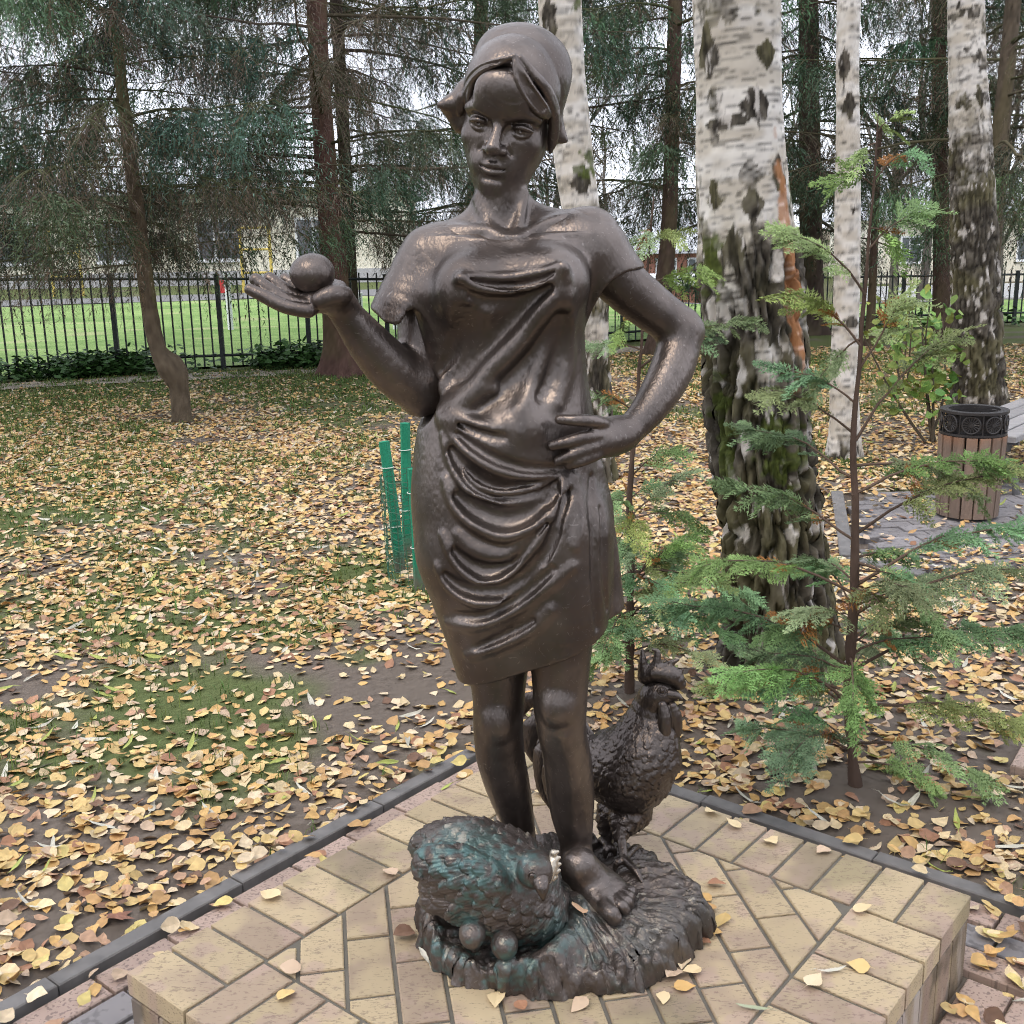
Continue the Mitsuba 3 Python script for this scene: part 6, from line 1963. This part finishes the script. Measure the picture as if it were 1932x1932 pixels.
for px, py, ci, where in ONP:
    g = G(px, py, PZ + .006)
    lv = LEAVES[r5.integers(len(LEAVES))]
    v = place_leaf(lv, g[0], g[1], PZ + .006, r5.uniform(.036, .050), r5.uniform(0, 6.283), r5.normal(0, .15), r5.normal(0, .15))
    v[:, 2] += max(0, PZ + .002 - v[:, 2].min())
    obj('fallen_leaf', (v, lv[1]), 'leaf_vc', None, color=np.tile(np.clip(PAL[ci] * 1.05, 0, .8), (len(v), 1)), label=f'{PNAME[ci]} leaf on the plinth, {where}', category='leaf')
for px, py, az, lab in ((800, 1802, 2.0, 'white willow leaf on the plinth left of the bronze base'), (1568, 1832, .15, 'curled pale willow leaf near the right front plinth edge'), (1420, 1902, 2.9, 'green willow leaf on the plinth at the lower right')):
    g = G(px, py, PZ + .005); lv = WILLOW[r5.integers(5)]
    v = place_leaf(lv, g[0], g[1], PZ + .006, .062, az, 0, 0); v[:, 2] += max(0, PZ + .002 - v[:, 2].min())
    obj('fallen_leaf', (v, lv[1]), 'leaf_vc', None, color=np.tile([.52, .50, .42] if 'green' not in lab else [.33, .36, .24], (len(v), 1)), label=lab, category='leaf')
g = P(1090, 1727, 1.955); lv = LEAVES[3]
v = place_leaf(lv, g[0], g[1], 0, .05, 1.9, .5, .1); v[:, 2] += float(base_height(np.array([g[0]]), np.array([g[1]]))[0]) + .008
obj('fallen_leaf', (v, lv[1]), 'leaf_vc', None, color=np.tile([.56, .36, .22], (len(v), 1)), label='tan dry leaf lying on the bronze base between hen and foot', category='leaf')

# ---- grass tufts
NT = 26000
gy_ = np.sqrt(r5.uniform(1.6 ** 2, 14.5 ** 2, NT)); gx_ = r5.uniform(-.62, .66, NT) * (gy_ + .5)
m_ = grass_mask_np(gx_, gy_)
u_, v_ = plinth_uv(gx_, gy_)
out_ = np.maximum(np.maximum(-u_, u_ - LU), np.maximum(-v_, v_ - LV))
edge_ = np.exp(-((out_ - .42) / .03) ** 2) * .8 * (meshkit.noise(np.stack([gx_ * 5, gy_ * 5, 0 * gx_], -1), 81) > .55)
k_ = (r5.uniform(size=NT) < np.maximum(m_ * .95, edge_)) & (out_ > .40) & ~in_poly(gx_, gy_, PAVE) & (gy_ < fence_y(gx_) - .1)
gx_, gy_ = gx_[k_], gy_[k_]
gz_ = ground_z(gx_, gy_)
NBL = 6
n_t = len(gx_)
ang = r5.uniform(0, 6.283, (n_t, NBL)); lean = r5.uniform(.15, 1.1, (n_t, NBL))
hgt = r5.uniform(.022, .062, (n_t, NBL)) * r5.uniform(.7, 1.35, (n_t, 1))
bx = gx_[:, None] + r5.normal(0, .020, (n_t, NBL)); by = gy_[:, None] + r5.normal(0, .020, (n_t, NBL))
wd = np.interp(gy_, [2, 5, 14], [.0011, .0022, .0055])[:, None] * r5.uniform(.7, 1.3, (n_t, NBL))
dx, dy = np.cos(ang), np.sin(ang)
z0 = np.repeat(gz_[:, None], NBL, 1) - .006
B_ = np.stack([bx, by, z0], -1); D_ = np.stack([dx, dy, 0 * dx], -1); S_ = np.stack([-dy, dx, 0 * dx], -1)
mid = B_ + D_ * (hgt * lean * .35)[..., None] + np.array([0, 0, 1.0]) * (hgt * .62)[..., None]
tip = B_ + D_ * (hgt * lean)[..., None] + np.array([0, 0, 1.0]) * (hgt * (1.05 - .35 * lean))[..., None]
v = np.stack([B_ - S_ * wd[..., None], B_ + S_ * wd[..., None], mid + S_ * (wd * .8)[..., None], mid - S_ * (wd * .8)[..., None], tip], 2).reshape(-1, 5, 3)
nb_ = len(v)
f = (np.array([[0, 1, 2], [0, 2, 3], [3, 2, 4]])[None] + (np.arange(nb_) * 5)[:, None, None]).reshape(-1, 3)
c = np.array([.085, .140, .038]) * r5.uniform(.55, 1.5, (nb_, 1)) * np.stack([r5.uniform(.8, 1.4, nb_), np.ones(nb_), r5.uniform(.8, 1.2, nb_)], 1)
obj('grass', (v.reshape(-1, 3), f), 'needle_vc', None, color=np.repeat(np.clip(c, .01, .5), 5, 0), label='short green grass growing in patches between the fallen leaves', category='grass', kind='stuff')

# ---- nettles and weeds along the foot of the fence
wx = np.concatenate([r5.uniform(-6.6, 3.2, 900), r5.normal(-4.9, .45, 300), r5.normal(-2.2, .7, 500), r5.uniform(3, 9, 200)])
wn = meshkit.noise(np.stack([wx * 1.4, wx * 0, wx * 0], -1), 17)
wx = wx[wn + r5.uniform(-.25, .25, len(wx)) > .38]
V, F, C, n0 = [], [], [], 0
for x in wx:
    y = float(fence_y(x)) + r5.normal(-.02, .16); z = float(ground_z(np.array([x]), np.array([y]))[0])
    h = r5.uniform(.08, .34)
    for _ in range(6):
        lv = LOW[r5.integers(8)]
        p = np.array([x, y, z + h * r5.uniform(.2, 1)]) + r5.normal(0, .05, 3) * [1, 1, .4]
        R_ = frame(np.array([r5.normal(), r5.normal(), r5.uniform(-.5, .3)]), np.array([r5.normal(0, .4), r5.normal(0, .4), 1]))
        v = p + (lv[0] * r5.uniform(.06, .12)) @ R_.T
        V.append(v); F.append(lv[1] + n0); n0 += len(v); C.append(np.tile(np.array([.045, .105, .028]) * r5.uniform(.5, 1.6), (len(v), 1)))
obj('weeds', (np.vstack(V), np.vstack(F)), 'leaf_vc', None, color=np.clip(np.vstack(C), .01, .5), label='dark green weeds growing along the foot of the metal fence', category='weeds', kind='stuff')
leafy('thin leafy sapling with yellow green leaves near the litter bin', (1757, 838), (1735, 590), 511, 5, 26, .16)
leafy('small leafy shoot with few green leaves left of the far right birch', (1700, 740), (1705, 560), 512, 3, 16, .14)
